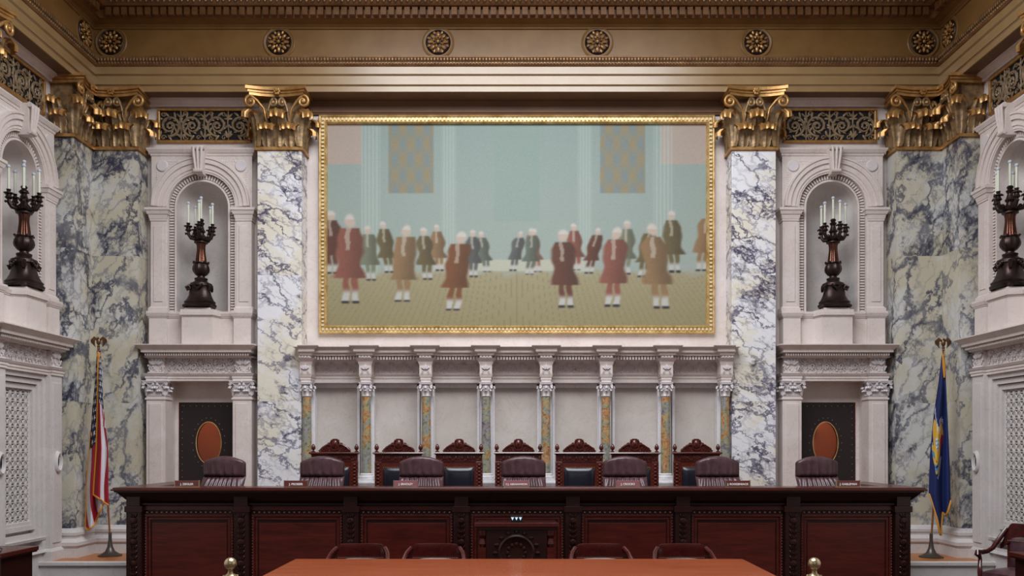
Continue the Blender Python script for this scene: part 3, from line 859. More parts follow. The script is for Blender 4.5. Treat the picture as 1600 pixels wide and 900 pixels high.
# ---- candelabrum
def candelabrum():
    t = empty('candelabrum', 'x', 'candelabrum')
    lob = lambda a, z: 1+.10*math.cos(3*a+PI/2)
    b = MB()
    b.lathe((0,0,0), [(.24, .02), (.25, .05), (.225, .075), (.235, .10), (.205, .13), (.17, .20), (.145, .30), (.15, .345)], 36, mod=lob)
    for k in range(3):
        a = 2*PI*k/3-PI/6
        c_, s_ = math.cos(a), math.sin(a)
        b.ell((.23*c_, .23*s_, .035), (.055, .055, .035), 10)
        pts = [Vector((.20*c_, .20*s_, .10)), Vector((.165*c_, .165*s_, .2)), Vector((.15*c_, .15*s_, .3)), Vector((.19*c_, .19*s_, .36)), Vector((.215*c_, .215*s_, .33)), Vector((.2*c_, .2*s_, .29)), Vector((.17*c_, .17*s_, .31))]
        b.tube(pts, [.02, .02, .025, .03, .03, .025, .015], 8)
        for q in range(7):
            aa = a+PI/3+(q-3)*.14; rr = .165; b.ell((rr*math.cos(aa), rr*math.sin(aa), .30+.02*abs(q-3)), (.022, .022, .024), 6)
    b.build('base', M['bronze'], t)
    n_ = MB()
    n_.lathe((0,0,0), [(.15, .34), (.17, .36), (.165, .40), (.12, .42), (.09, .45), (.10, .465), (.10, .485), (.06, .50), (.055, .52), (.085, .54), (.12, .59), (.128, .63), (.118, .68), (.10, .71), (.115, .725), (.112, .735), (.08, .74)], 36, mod=lambda a, z: 1+(.045*math.cos(12*a) if .53 < z < .72 else 0))
    dp = MB(); dp.lathe((0,0,0), [(.07, 1.03), (.105, 1.045), (.105, 1.065), (.06, 1.075), (.06, 1.10)], 24)
    dp.build('drip_pan', M['bronze'], t)
    for k in range(8):
        a = k*PI/4; n_.ell((.118*math.cos(a), .118*math.sin(a), .735), (.018, .018, .018), 6)
    n_.build('vase', M['bronze'], t)
    fl = MB(); fl.lathe((0,0,0), [(.088, .735), (.08, .80), (.066, .92), (.066, .99), (.078, 1.04)], 72, mod=lambda a, z: 1-.09*(abs(math.sin(6*a))**3)); fl.build('fluted_stem', M['copper'], t)
    ar_ = MB()
    cups = []
    ar_.lathe((0,0,0), [(.085, 1.09), (.10, 1.12), (.06, 1.15), (.045, 1.2), (.07, 1.23), (.05, 1.26), (.035, 1.32), (.055, 1.36), (.03, 1.38), (.045, 1.41), (.03, 1.43)], 16)
    for k in range(5):
        a = -PI/2+.2+2*PI*k/5; c_, s_ = math.cos(a), math.sin(a)
        pts = [(.04*c_, .04*s_, 1.15), (.09*c_, .09*s_, 1.10), (.15*c_, .15*s_, 1.11), (.185*c_, .185*s_, 1.16), (.19*c_, .19*s_, 1.22)]
        ar_.tube(pts, [.03, .032, .03, .026, .022], 8)
        tx = (-s_, c_)
        ar_.ell((.12*c_, .12*s_, 1.14), (.03, .03, .035), 8); ar_.ell((.225*c_, .225*s_, 1.17), (.02, .02, .02), 6)
        ar_.lathe((.19*c_, .19*s_, 0), [(.02, 1.2), (.05, 1.225), (.035, 1.25), (.03, 1.27), (.055, 1.285), (.055, 1.295), (.022, 1.305), (.028, 1.335), (.032, 1.34), (.0, 1.342)], 12)
        for q in range(5):
            aa = 2*PI*q/5; ar_.ell((.19*c_+.055*math.cos(aa), .19*s_+.055*math.sin(aa), 1.285), (.012, .012, .014), 6)
        cups.append((.19*c_, .19*s_, 1.34, .29))
    ar_.build('branches', M['bronze'], t)
    cups.append((0, 0, 1.43, .31))
    for (x, y, z, h) in cups:
        c_ = MB(); c_.lathe((x, y, 0), [(.0175, z), (.0175, z+h), (.008, z+h+.004)], 12); co = c_.build('candle', M['candle'], t)
        g = MB(); g.ell((x, y, z+h+.022), (.028, .028, .028), 14); g.build('bulb', M['globe'], co)
    return t
cand = candelabrum(); first = True
bays = [(-BX, 0, 0, 'left of the mural', 'back wall left'), (BX, 0, 0, 'right of the mural', 'back wall right'),
        (-A, SY, PI/2, 'on the left side wall', 'left side wall'), (A, SY, -PI/2, 'on the right side wall', 'right side wall')]
src = None
for (x, y, rz, where, w2) in bays:
    loc = (x, y, 0)
    labs = ('pale marble arched niche surround '+where, 'bronze scroll grille in gilt frame '+where, 'bronze candelabrum with six electric candles in the niche '+where)
    if src is None:
        s1 = niche_surround(labs[0], loc, rz); v1 = vent(labs[1], loc, rz)
        cand['label'] = labs[2]; src = (s1, v1)
        cand.location = (x, y+.19, 4.10)
    else:
        dup(src[0], loc, rz, labs[0]); dup(src[1], loc, rz, labs[1])
        R = Matrix.Rotation(rz, 3, 'Z'); o = R @ Vector((0, .19, 4.10))
        dup(cand, (x+o.x, y+o.y, 4.10), rz, labs[2])
ds = door_surround('carved marble doorway surround around the left studded door', (-BX, 0, 0), 0)
dup(ds, (BX, 0, 0), 0, 'carved marble doorway surround around the right studded door')
ss = stone_screen('pierced marble screen with moulded frame on the left side wall', (-A, SY, 0), PI/2)
dup(ss, (A, SY, 0), -PI/2, 'pierced marble screen with moulded frame on the right side wall')
# moulding strips between architrave and grilles
k = MB()
for (x, y, rz, _, _) in bays:
    t = MB(); t.mould(-.94, .94, -REC, -.30, [(7.36, 7.40, 0, 0), (7.40, 7.43, .0, .06), (7.43, 7.46, .10, .10)]); merge(k, xform(t, (x, y, 0), rz))
struct(k.build('trim_7', M['stone'], smooth=False))

# ---- doors
def door(nm, sx):
    t = bpy.data.objects.new(nm, None); col.objects.link(t); t.location = (sx*BX, .52, ZD); t['kind'] = 'structure'
    H = 2.64-ZD
    # leaf with oval hole
    lf = MB(); cz = 1.98-ZD+.0; rx, rz_ = .20, .335; W = .485
    n = 40; prev = None
    cxo = .0
    for yy in (0, .05):
        prev = None
        for i in range(n+1):
            a = 2*PI*i/n; c_, s_ = math.cos(a), math.sin(a)
            t_ = 1e9
            if abs(c_) > 1e-6: t_ = min(t_, W/abs(c_))
            if s_ > 1e-6: t_ = min(t_, (H-cz)/s_)
            if s_ < -1e-6: t_ = min(t_, cz/-s_)
            o_ = (c_*t_, cz+s_*t_); i_ = (rx*c_, cz+rz_*s_)
            if prev: lf.add([(prev[1][0],yy,prev[1][1]), (prev[0][0],yy,prev[0][1]), (o_[0],yy,o_[1]), (i_[0],yy,i_[1])], [(0,1,2,3)])
            prev = (o_, i_)
    for sx_ in (-1, 1):
        for (za, zb_) in ((H-.3, H), (0, .3)): pass
    # corners fill
    lf.add([(-W,0,0),(W,0,0),(W,0,.02),(-W,0,.02)], [(0,1,2,3)])
    leafo = lf.build('door_leaf', M['door_leather'], t, smooth=False)
    fill = MB()
    for s in (-1, 1):
        for top in (0, 1):
            a = math.atan2((H-cz) if top else cz, W)
            zc_ = H if top else 0
            # triangles missed by ray stepping near corners
            fill.add([(s*W,.001,zc_),(s*W*.55,.001,zc_),(s*W,.001,zc_+(-.6 if top else .6))], [(0,1,2)])
    fill.build('corner_patch', M['door_leather'], leafo, smooth=False)
    rim = MB(); nn = 48
    for (r0, r1, y0, y1) in ((1.0, 1.06, .0, -.015),):
        pts = [(rx*1.02*math.cos(2*PI*i/nn), -.005, cz+rz_*1.02*math.sin(2*PI*i/nn)) for i in range(nn+1)]
        rim.tube(pts, .008, 6)
    rim.build('oval_rim', M['gold_frame'], t)
    g = MB(); g.prism([(rx*math.cos(2*PI*i/nn), cz+rz_*math.sin(2*PI*i/nn)) for i in range(nn)], .02, .026); g.build('oval_window', M['glass'], t, smooth=False)
    st = MB()
    for i in range(22):
        z = .1+i*(H-.15)/21
        for s in (-1, 1): st.ell((s*(W-.055), -.003, z), (.007, .006, .007), 6)
    for i in range(9): st.ell(((i-4)*.1, -.003, H-.06), (.007, .006, .007), 6)
    for i in range(22):
        a = 2*PI*i/22; st.ell((rx*1.32*math.cos(a), -.003, cz+rz_*1.22*math.sin(a)), (.007, .006, .007), 6)
    s_o = st.build('studs', M['stud'], t)
    # lit corridor behind
    cr = MB(); cr.box(-.9, .9, 1.6, 1.65, 0, 3.0); cr.box(-.95, -.9, .1, 1.65, 0, 3.0); cr.box(.9, .95, .1, 1.65, 0, 3.0); cr.box(-.95, .95, .1, 1.65, 3.0, 3.05)
    cr.box(-.25 if sx < 0 else -.4, .1 if sx < 0 else -.12, 1.45, 1.6, 0, 2.1, 1); cr.box(-.3, .3, 1.3, 1.6, 2.1, 2.16, 1)
    cro = cr.build('corridor_wall', [M['amber'], M['amber_dk']], t, smooth=False)
    l = bpy.data.lights.new('corridor_lamp', 'POINT'); l.energy = 20; l.color = (1, .75, .5); l.shadow_soft_size = .1
    lo = bpy.data.objects.new('corridor_lamp', l); col.objects.link(lo); lo.location = (sx*BX, 1.3, 2.9)
    return t
door('door_1', -1); door('door_2', 1)

# ------------------------------------------------------------------ mural (generic stand-in)
PX0, PX1, PZ0, PZ1 = -3.17, 3.16, 3.73, 7.22
t = empty('mural', 'large gilt framed painting of a pale hall on the wall above the bench', 'painting', ((PX0+PX1)/2, REC, PZ0))
w, h = PX1-PX0, PZ1-PZ0
fm = MB()
def frame_ring(o0, o1, y0, y1):
    hw = w/2
    pts0 = [(-hw+o0, o0), (hw-o0, o0), (hw-o0, h-o0), (-hw+o0, h-o0)]; pts1 = [(-hw+o1, o1), (hw-o1, o1), (hw-o1, h-o1), (-hw+o1, h-o1)]
    for i in range(4):
        j = (i+1) % 4
        fm.add([(pts0[i][0], y0, pts0[i][1]), (pts0[j][0], y0, pts0[j][1]), (pts1[j][0], y1, pts1[j][1]), (pts1[i][0], y1, pts1[i][1])], [(0,1,2,3)])
prof = [(0, 0), (0, -.07), (.015, -.085), (.03, -.075), (.04, -.055), (.095, -.055), (.10, -.075), (.115, -.08), (.125, -.06), (.13, -.04), (.13, -.01)]
for (a, b), (c_, d_) in zip(prof, prof[1:]): frame_ring(a, c_, b, d_)
step = .062
tm = MB()
def tooth(x, z, vert):
    if vert: tm.box(x-.020, x+.020, -.085, -.05, z-.013, z+.013)
    else: tm.box(x-.013, x+.013, -.085, -.05, z-.020, z+.020)
n = int((w-.14)/step)
for i in range(n+1):
    x = -w/2+.07+i*(w-.14)/n; tooth(x, .067, False); tooth(x, h-.067, False)
n = int((h-.14)/step)
for i in range(1, n):
    z = .07+i*(h-.14)/n; tooth(-w/2+.067, z, True); tooth(w/2-.067, z, True)
tm.m = [1]*len(tm.m); merge(fm, tm); fm.build('frame', [M['gold_frame'], M['frame_pale']], t, smooth=False)
# canvas
CW, CHh = w-.26, h-.26
nu, nv = 420, 230
def S(a, b, x): 
    t_ = max(0, min(1, (x-a)/(b-a))); return t_*t_*(3-2*t_)
rnd = random.Random(21)
def mixc(a, b, k): return tuple(a[i]*(1-k)+b[i]*k for i in range(3))
def C(r, g, b): return (r/255, g/255, b/255)
asp = CW/CHh
# plain generic stand-in: a pale hall with soft patches of colour
cols = [C(104,72,62), C(104,112,100), C(122,84,60), C(108,98,72), C(138,90,78), C(146,108,94), C(96,100,98), C(142,116,86), C(122,128,108)]
folk = []
for k_ in range(22):
    u_ = (k_+.5)/22+rnd.uniform(-.018, .018); e_ = abs(u_-.5)*2
    near = (k_ % 3 == 1) and e_ > .2
    hh = rnd.uniform(.19, .24)+.10*e_+(.14 if near else 0); ft = (.08 if near else .24)+rnd.uniform(-.02, .03)
    folk.append((ft, u_, hh, cols[(k_*4+k_//5) % 9], rnd.uniform(-.03, .03)))
folk.sort(key=lambda q: -q[0])
def paint(u, v):
    jit = .006*math.sin(u*90+v*37)+.006*math.sin(v*80-u*51)
    k = S(.24, .29, v+jit)
    wall = mixc(C(160,170,161), C(144,160,155), v)
    if v > .80 and (u < .09 or u > .88): wall = mixc(wall, C(180,160,148), .8)
    for a, b in ((.09, .14), (.30, .34), (.66, .70), (.86, .91)):
        if a < u < b: wall = mixc(wall, C(182,196,188), .3+.3*math.cos((u-a)/(b-a)*2*PI*5))
    for a, b in ((.16, .28), (.72, .84)):
        if a < u < b and v > .66:
            g_ = .5+.5*math.sin(u*150)*math.sin(v*40)
            wall = mixc(wall, mixc(C(150,128,90), C(116,130,134), g_), .75)
    if .44 < u < .56 and v > .52: wall = mixc(wall, C(140,160,152), .6)
    q = (u-.5)/(1-.75*v)*60
    fl = mixc(C(144,136,104), C(160,152,122), v/.27)
    if abs((q % 1)-.5) > .46: fl = mixc(fl, C(98,98,76), .45)
    c = mixc(fl, wall, k)
    if .27 < v < .33 and .28 < u < .68: c = mixc(c, C(186,186,166), .8)
    for (ft, bu, hh, cc, ti) in folk:
        q_ = (v-ft)/hh
        if q_ < -.1 or q_ > 1.15: continue
        x = (u-bu-ti*q_)*asp/hh+jit
        if q_ > .84:
            r = math.hypot(x/.062, (q_-.92)/.075)
            c = mixc(C(188,172,158) if q_ < .93 else C(196,192,184), c, S(.7, 1.25, r))
        elif q_ > .30:
            w_ = .10+.05*S(.86, .72, q_)-.02*S(.62, .5, q_)+.05*S(.45, .30, q_)+.01*math.sin(q_*20+bu*50)
            k2 = S(w_*.8, w_*1.15, abs(x)); sh = mixc(cc, C(60,54,48), .35*S(-.12, .14, x))
            if abs(x+.02) < .025 and q_ > .6: sh = mixc(sh, C(190,184,170), .6)
            c = mixc(sh, c, k2)
        elif q_ > .02:
            k2 = S(.022, .05, abs(abs(x-.01)-.05)); lc_ = mixc(C(184,184,178), cc, S(.12, .2, q_))
            if q_ < .05: lc_ = C(60,58,60)
            c = mixc(lc_, c, k2)
    return c
cm = MB(); cm.grid(lambda a, b: (-CW/2+CW*a, -.012, .13+CHh*b), nu, nv)
co = cm.build('canvas', M['canvas'], t, smooth=False, rec=False)
ca = co.data.color_attributes.new('paint', 'FLOAT_COLOR', 'POINT')
buf = []
raw = [[paint(i/nu, j/nv) for i in range(nu+1)] for j in range(nv+1)]
for j in range(nv+1):
    for i in range(nu+1):
        i0, j0 = max(0, i-1), max(0, j-1); i1, j1 = min(nu, i+1), min(nv, j+1)
        s4 = [raw[j][i], raw[j][i], raw[j0][i], raw[j1][i], raw[j][i0], raw[j][i1]]
        cc = tuple(sum(q[k_] for q in s4)/6 for k_ in range(3))
        g = rnd.uniform(-.012, .012); cc = tuple(max(0, x+g) for x in cc)
        buf.extend(lin(cc)+(1,))
ca.data.foreach_set('color', buf)
# marble slips either side of the frame handled by wall

# ------------------------------------------------------------------ colonnade
CX = [(p-808)/100 for p in (479.5, 572.5, 666, 759.5, 853, 946.5, 1040, 1133)]
ce = MB()
YB = REC
xl, xr = -3.37, 3.355
ce.box(xl, xr, .16, YB, 2.93, 2.97)
ce.mould(xl+.02, xr-.02, -YB, -.20, [(2.92, 2.96, 0, 0), (2.96, 3.0, .012, .012), (3.0, 3.04, .025, .025), (3.04, 3.06, .03, .045)])
# coved frieze
def cove(a, b): 
    q = b*PI/2
    return (xl+(xr-xl)*a, .19-.22*(1-math.cos(q)), 3.06+.24*math.sin(q))
ce.grid(cove, 2, 10)
ce.box(xl, xr, -.02, YB, 3.30, 3.34)
ce.mould(xl+.03, xr-.03, -YB, .06, [(3.335, 3.36, .02, .02), (3.36, 3.38, .025, .06), (3.38, 3.425, .06, .06), (3.425, 3.46, .065, .12), (3.46, 3.47, .12, .12)])
for i in range(7):
    for q in range(15):
        x = CX[i]+.12+(CX[i+1]-CX[i]-.24)*(q+.5)/15
        ce.box(x-.014, x+.014, -.055, .02, 3.275, 3.33)
ceo = struct(ce.build('trim_8', M['stone'], sharp=30))
for i in range(7):
    cv = MB(); x0, x1 = CX[i]+.12, CX[i+1]-.12
    carving(cv, x0, x1, 3.07, 3.25, 0, 7)
    for q in range(24): cv.ell((x0+(x1-x0)*q/23, 0, 3.10+.05*(1+math.sin(q*2.2))), (.016, .014, .02), 6)
    vv = []
    for x, y, z in cv.v:
        sn = max(0, min(1, (z-3.06)/.24)); vv.append((x, y+.19-.22*(1-math.sqrt(1-sn*sn))-.004, z))
    cv.v = vv
    cv.build('carved_frieze', M['carve'], ceo)
# recessed wall panels between columns
def panel(i):
    x0, x1 = CX[i]*13.3/13, CX[i+1]*13.3/13
    m = MB(); xa, xb = x0+.11, x1-.11
    m.box(xa, xb, YB-.02, YB, .75, 2.90); 
    p = m.build('wall_panel', M['panel'], None, smooth=False)
    tag(p, ['beige marble wall panel, leftmost behind the colonnade', 'beige marble wall panel, second from left behind the colonnade', 'beige marble wall panel just left of the middle bay', 'beige marble wall panel in the middle bay of the colonnade', 'beige marble wall panel just right of the middle bay', 'beige marble wall panel, second from right behind the colonnade', 'beige marble wall panel, rightmost behind the colonnade'][i], 'wall panel', 'panels between the columns')
    s = MB()
    for a_, b_ in ((xa-.01, xa+.03), (xb-.03, xb+.01)): s.box(a_, b_, YB-.10, YB-.02, .75, 2.92)
    s.box(xa, xb, YB-.10, YB-.02, 2.86, 2.92)
    s.build('moulding', M['white_strip'], p, smooth=False)
for i in range(7): panel(i)
LBL = ['leftmost of the mottled marble columns, beside the left pilaster', 'second mottled marble column from the left', 'third mottled marble column from the left', 'fourth mottled marble column from the left, left of centre',
       'fifth mottled marble column from the left, right of centre', 'third mottled marble column from the right', 'second mottled marble column from the right', 'rightmost of the mottled marble columns, beside the right pilaster']
def column(i):
    x = CX[i]
    t = empty('column', LBL[i], 'column', (x, 0, 0), 0, 'mottled columns behind the bench')
    ca_ = -3.366-x if i == 0 else None; cb_ = 3.350-x if i == 7 else None
    s = MB(); s.lathe((0,0,0), [(.082, 1.50), (.075, 1.53), (.073, 2.0), (.066, 2.70)], 24); s.build('shaft', M['column'], t)
    sp = MB(); sp.box(-.10, .10, .12, YB-.1, .75, 2.72); sp.build('backing_pilaster', M['white_strip'], t, smooth=False)
    b = MB(); b.lathe((0,0,0), [(.12, 1.42), (.125, 1.44), (.12, 1.46), (.095, 1.47), (.095, 1.48), (.10, 1.49), (.085, 1.505)], 24)
    b.mould(-.13, .13, -.26, .13, [(ZD, .45, .04, .04), (.45, .50, .04, .0), (.50, 1.28, 0, 0), (1.28, 1.30, .01, .02), (1.30, 1.36, .02, .04), (1.36, 1.38, .03, .03), (1.38, 1.42, 0, 0)])
    b.clampx(ca_, cb_); b.build('pedestal', M['white_strip'], t)
    c_ = MB(); hh = .21; z0 = 2.70
    c_.lathe((0,0,0), [(.066, z0), (.078, z0+.01), (.07, z0+.02), (.07, z0+.1), (.085, z0+.17)], 20)
    for ring_, (nn, hz, oo) in enumerate(((8, .10, .045), (4, .15, .06), (4, .15, .06))):
        for k_ in range(nn):
            a = 2*PI*k_/nn+(PI/4 if ring_ == 2 else 0)
            n_ = Vector((math.cos(a), math.sin(a), 0)); r_ = Vector((-math.sin(a), math.cos(a), 0))
            leaf(c_, n_*.062+Vector((0,0,z0+.015)), r_, n_, .055, hz, oo, nu=4, nv=8)
    for k_ in range(4):
        a = PI/4+k_*PI/2; n_ = Vector((math.cos(a), math.sin(a), 0))
        ctr = n_*.12+Vector((0, 0, z0+.165)); pts = []
        for q in range(14):
            aa = PI/2-q*.65; rr = .03*(1-q/16)
            pts.append(ctr-n_*rr*math.cos(aa)*-1*-1+Vector((0,0,rr*math.sin(aa))))
        c_.tube([n_*.07+Vector((0,0,z0+.13))]+pts, .010, 6)
    c_.mould(-.085, .085, -.085, .085, [(z0+.19, z0+.205, .01, .01), (z0+.205, z0+.225, .015, .02)])
    c_.clampx(ca_, cb_); c_.build('capital', M['carve'], t, sharp=60)
    e = MB()
    e.mould(-.075, .075, -YB, .075, [(2.925, 2.96, 0, 0), (2.96, 3.0, .008, .008), (3.0, 3.05, .015, .03)])
    q = [(3.05, 3.18, .02, .02), (3.18, 3.24, .02, .04), (3.24, 3.29, .04, .085)]
    e.mould(-.075, .075, -YB, .085, q)
    e.mould(-.075, .075, -YB, .13, [(3.29, 3.33, .02, .02), (3.33, 3.34, .02, .05), (3.34, 3.365, .05, .05), (3.365, 3.385, .055, .09), (3.385, 3.43, .09, .09), (3.43, 3.47, .095, .15), (3.47, 3.48, .15, .15)])
    for q_ in range(4): e.box(-.085+q_*.047, -.06+q_*.047, -.172, -.1, 3.297, 3.326)
    e.clampx(ca_, cb_); eb = e.build('entablature_block', M['stone'], t, smooth=False)
    cc = MB(); palmette(cc, 0, -.115, 3.10, .13, .13); 
    for k_ in range(3): cc.ell((0, -.108, 3.18+k_*.03), (.02, .012, .014), 6)
    cc.build('carved_ornament', M['carve'], eb)
    # clip the end blocks behind pilasters by trimming
    return t
for i in range(8): column(i)

# ------------------------------------------------------------------ flags
def eagle(parent, c, s=1.0):
    e = MB()
    e.ell((c[0], c[1], c[2]), (.035*s, .03*s, .055*s), 10); e.ell((c[0], c[1]-.015*s, c[2]+.06*s), (.018*s, .022*s, .02*s), 8)
    e.tube([(c[0], c[1]-.03*s, c[2]+.06*s), (c[0], c[1]-.05*s, c[2]+.05*s)], [.008*s, .003*s], 6)
    for sx in (-1, 1):
        for k_ in range(5):
            a = .25+k_*.18
            pts = [(c[0]+sx*.02*s, c[1], c[2]+.03*s), (c[0]+sx*.07*s, c[1], c[2]+(.075-.01*k_)*s), (c[0]+sx*(.12-.012*k_)*s, c[1]+.01*s, c[2]+(.03-.02*k_)*s), (c[0]+sx*(.125-.018*k_)*s, c[1]+.01*s, c[2]-(.02+.015*k_)*s)]
            e.tube(pts, [.014*s, .014*s, .011*s, .004*s], 6)
    e.ell((c[0], c[1], c[2]-.075*s), (.025*s, .02*s, .03*s), 8); e.ell((c[0], c[1], c[2]-.11*s), (.022*s, .022*s, .022*s), 8)
    return e.build('eagle_finial', M['bronze'] if False else M['eagle'], parent)
M['eagle'] = plain('antique_brass', rgb(120,92,62), .4, metal=.8)
def interp(tab, v):
    for (a, x), (b, y) in zip(tab, tab[1:]):
        if v <= b: return x+(y-x)*(v-a)/(b-a)
    return tab[-1][1]
def star(u, v, cu, cv, r):
    du, dv = u-cu, v-cv; d = math.hypot(du, dv)
    if d > r: return False
    a = math.atan2(du, dv) % (2*PI/5); a = min(a, 2*PI/5-a)
    return d < r*(1-a*1.05)
def flag_stand(label, pb, Yb, top, Yt, tabl, pole_end=None):
    """tabl: list of layers"""
    b = P(pb[0], pb[1], Yb); b.z = ZD; tp = P(top[0], top[1], Yt)
    t = empty('flag_stand', label, 'flag', (b.x, b.y, ZD)); inv = -Vector((b.x, b.y, ZD))
    p = MB(); p.tube([Vector((0,0,.25)), tp+inv-Vector((0,0,.12))], .014, 12); p.build('pole', M['pole'], t)
    bs = MB(); bs.lathe((0,0,0), [(.17, 0), (.17, .015), (.13, .03), (.07, .07), (.04, .14), (.024, .25), (.024, .34), (.018, .36)], 28); bs.build('base', M['base_metal'], t)
    eagle(t, tp+inv-Vector((0,0,.02)), .95)
    return t, inv, b, tp
def cloth(parent, inv, y, left, right, y0, bot, matfn, mats, folds, amp, nu=90, nv=200, name='cloth', y_off=0, flare=1.0):
    """left/right: tables py->px ; bot(u)->py bottom"""
    m = MB()
    def fn(u, v):
        b = bot(u); py = y0+(b-y0)*v
        l, r = interp(left, py), interp(right, py)
        px = l+(r-l)*u
        am = amp*S(0, .35, v)*(.6+.4*v)
        yy = y+y_off+am*math.sin(u*PI*2*folds+.5+1.3*v)-.04*math.sin(PI*u)*S(0, .2, v)
        q = P(px, py, yy+0); return q+inv
    m.grid(fn, nu, nv, 0, matfn)
    o = m.build(name, mats, parent, rec=False, sharp=180)
    so = o.modifiers.new('thickness', 'SOLIDIFY'); so.thickness = .004
    return fn
def fringe(parent, fn, path, r=.014, name='fringe'):
    m = MB(); m.tube([fn(u, v)+Vector((0, -.012, 0)) for u, v in path], r, 6)
    m.build(name, M['fringe'], parent)
# ---- striped flag
t, inv, b_, tp_ = flag_stand('red, white and blue striped flag draped on a pole left of the bench', (172, 866), -.42, (154, 532), -.42, None)
YF = -.50
L1 = [(545, 152), (600, 148), (640, 144), (700, 140), (760, 135.5), (830, 134)]
R1 = [(545, 157), (600, 158), (640, 161), (700, 167), (760, 169), (830, 170)]
def us(u, v):
    # back layer: canton top, stripes below, slanting
    if v < .46+.10*(1-u)-.12*u*u*0:
        k = v*24
        for i in range(8):
            for j in range(14):
                cu = (i+.5+(j % 2)*.5)/6; cv_ = (j+.5)/13*.58
                if abs(u-cu) < .08 and abs(v-cv_) < .03 and star(u*.26, v*2.9*.33, cu*.26, cv_*2.9*.33, .0165): return 1
        return 2
    q = (u*1.9+(v-.5)*-2.9*.55+.2*math.sin(v*9))*2.6
    return 0 if (math.floor(q) % 2 == 0) else 1
bt1 = lambda u: 828-8*abs(u-.12)*4-(u > .38)*(u-.38)*50
fnA = cloth(t, inv, YF+.06, L1, R1, 548, bt1, us, [M['red'], M['wht'], M['blu']], 2.2, .05, name='flag_cloth', nu=110, nv=260)
fringe(t, fnA, [(i/30, 1) for i in range(31)]); fringe(t, fnA, [(0, .45+.55*i/30) for i in range(31)], .008)
L2 = [(548, 154), (640, 152.5), (700, 151), (760, 147), (790, 146)]
R2 = [(548, 157.5), (640, 162), (700, 169), (760, 169.5), (790, 170)]
def us2(u, v):
    if v < .33+.05*u: 
        for i in range(5):
            for j in range(9):
                cu = (i+.5+(j % 2)*.5)/4; cv_ = (j+.5)/9*.36
                if star(u*.18, v*2.4*.33, cu*.18, cv_*2.4*.33, .0165): return 1
        return 2
    if u < .42: return 0
    if u < .62: return 1 if v < .8 else 1
    if v < .5: return 0 if (math.floor((u+v*3)*6) % 2) else 1
    return 1 if u < .8+.1*math.sin(v*12) else 0
bt2 = lambda u: 773+16*u
fnB = cloth(t, inv, YF-.03, L2, R2, 549, bt2, us2, [M['red'], M['wht'], M['blu']], 1.5, .035, name='flag_fold', nu=80, nv=200)
fringe(t, fnB, [(0, i/40) for i in range(41)], .011); fringe(t, fnB, [(i/20, 1) for i in range(21)], .013)
tz = MB(); tz.ell(P(154.5, 556, YF-.03)+inv, (.028, .025, .06), 8); tz.build('tassel', M['fringe'], t)
# ---- blue flag
t, inv, b_, tp_ = flag_stand('dark blue flag with a gold emblem and fringe right of the bench', (1455, 870), -.58, (1474, 534), -.58, None)
L3 = [(556, 1471), (600, 1466), (646, 1459), (710, 1453), (773, 1451), (800, 1455), (840, 1462)]
R3 = [(556, 1476), (600, 1478), (646, 1480), (710, 1483), (773, 1485), (800, 1485), (840, 1480)]
def arm(u, v):
    py = 556+(845-556)*v; px = u
    x = (u-.36); 
    if .36 < v < .47:
        # slanting row of lettering strokes
        w_ = v-(.395+.10*(u-.2))
        if -.02 < w_ < .02 and .02 < u < .5 and (math.floor((u)*26) % 2 == 0): return 1
        w_ = v-(.37+.18*(u-.4))
        if .42 < u < .66 and abs(w_) < .018 and (math.floor(v*160) % 2 == 0): return 1
    if (x/.32)**2+((v-.50)/.10)**2 < 1:
        if (x/.09)**2+((v-.50)/.034)**2 < 1: return 4 if (math.floor(u*24)+math.floor(v*90)) % 2 else 1
        if x > .14 and v > .50: return 5
        return 3
    if ((u-.2)/.13)**2+((v-.625)/.04)**2 < 1: return 4 if math.sin(u*40+v*90) > 0 else 3
    if ((u-.42)/.15)**2+((v-.645)/.045)**2 < 1: return [4, 3, 0][int(u*19+v*60) % 3]
    return 0
def bt3(u):
    if u < .42: return 772+(836-772)*S(0, .42, u)
    if u < .58: return 836-(836-800)*(u-.42)/.16
    return 800-(800-782)*(u-.58)/.42+12*math.sin((u-.58)*PI/.42)
fnC = cloth(t, inv, -.66, L3, R3, 556, bt3, arm, [M['royal'], M['wht'], M['royal'], M['emb_gold'], M['emb_sky'], M['red']], 1.6, .06, name='flag_cloth', nu=110, nv=260)
fringe(t, fnC, [(i/60, 1) for i in range(61)], .015)
tz = MB(); tz.tube([P(1473, 552, -.70)+inv, P(1475, 570, -.70)+inv, P(1475.5, 590, -.70)+inv], [.012, .024, .012], 8); tz.build('tassel', M['fringe'], t)

# ------------------------------------------------------------------ bench
YBN = -2.8; ZT = 1.42
t = empty('judges_bench', 'long dark mahogany courtroom bench with carved pilasters and raised ledge', 'bench', (0, YBN, 0))
XO = 4.99
def px2x(p, Y=YBN): return (p-808)*(Y+13)/1300
tp = MB()
x0, x1 = px2x(172), px2x(1450); XC = (x0+x1)/2; HX = (x1-x0)/2
def ring_u(mb, e, z0, z1, e2=None, thick=.30, mi=0):
    """U-shaped slab: front + wings; e = inset from outer edge at z0, e2 at z1"""
    if e2 is None: e2 = e
    yb = 1.75
    def outl(e_):
        return [(-HX+e_, yb), (-HX+e_, e_), (HX-e_, e_), (HX-e_, yb), (HX-thick-.12, yb), (HX-thick-.12, thick+.12), (-HX+thick+.12, thick+.12), (-HX+thick+.12, yb)]
    a, b = outl(e), outl(e2); n = 8
    vs = [(x+XC, y, z0) for x, y in a]+[(x+XC, y, z1) for x, y in b]
    fs = [(i, (i+1) % n, (i+1) % n+n, i+n) for i in range(n)]
    for o in (0, n):
        fs += [(o+0, o+1, o+6, o+7), (o+1, o+2, o+5, o+6), (o+2, o+3, o+4, o+5)]
    mb.add(vs, fs, mi)
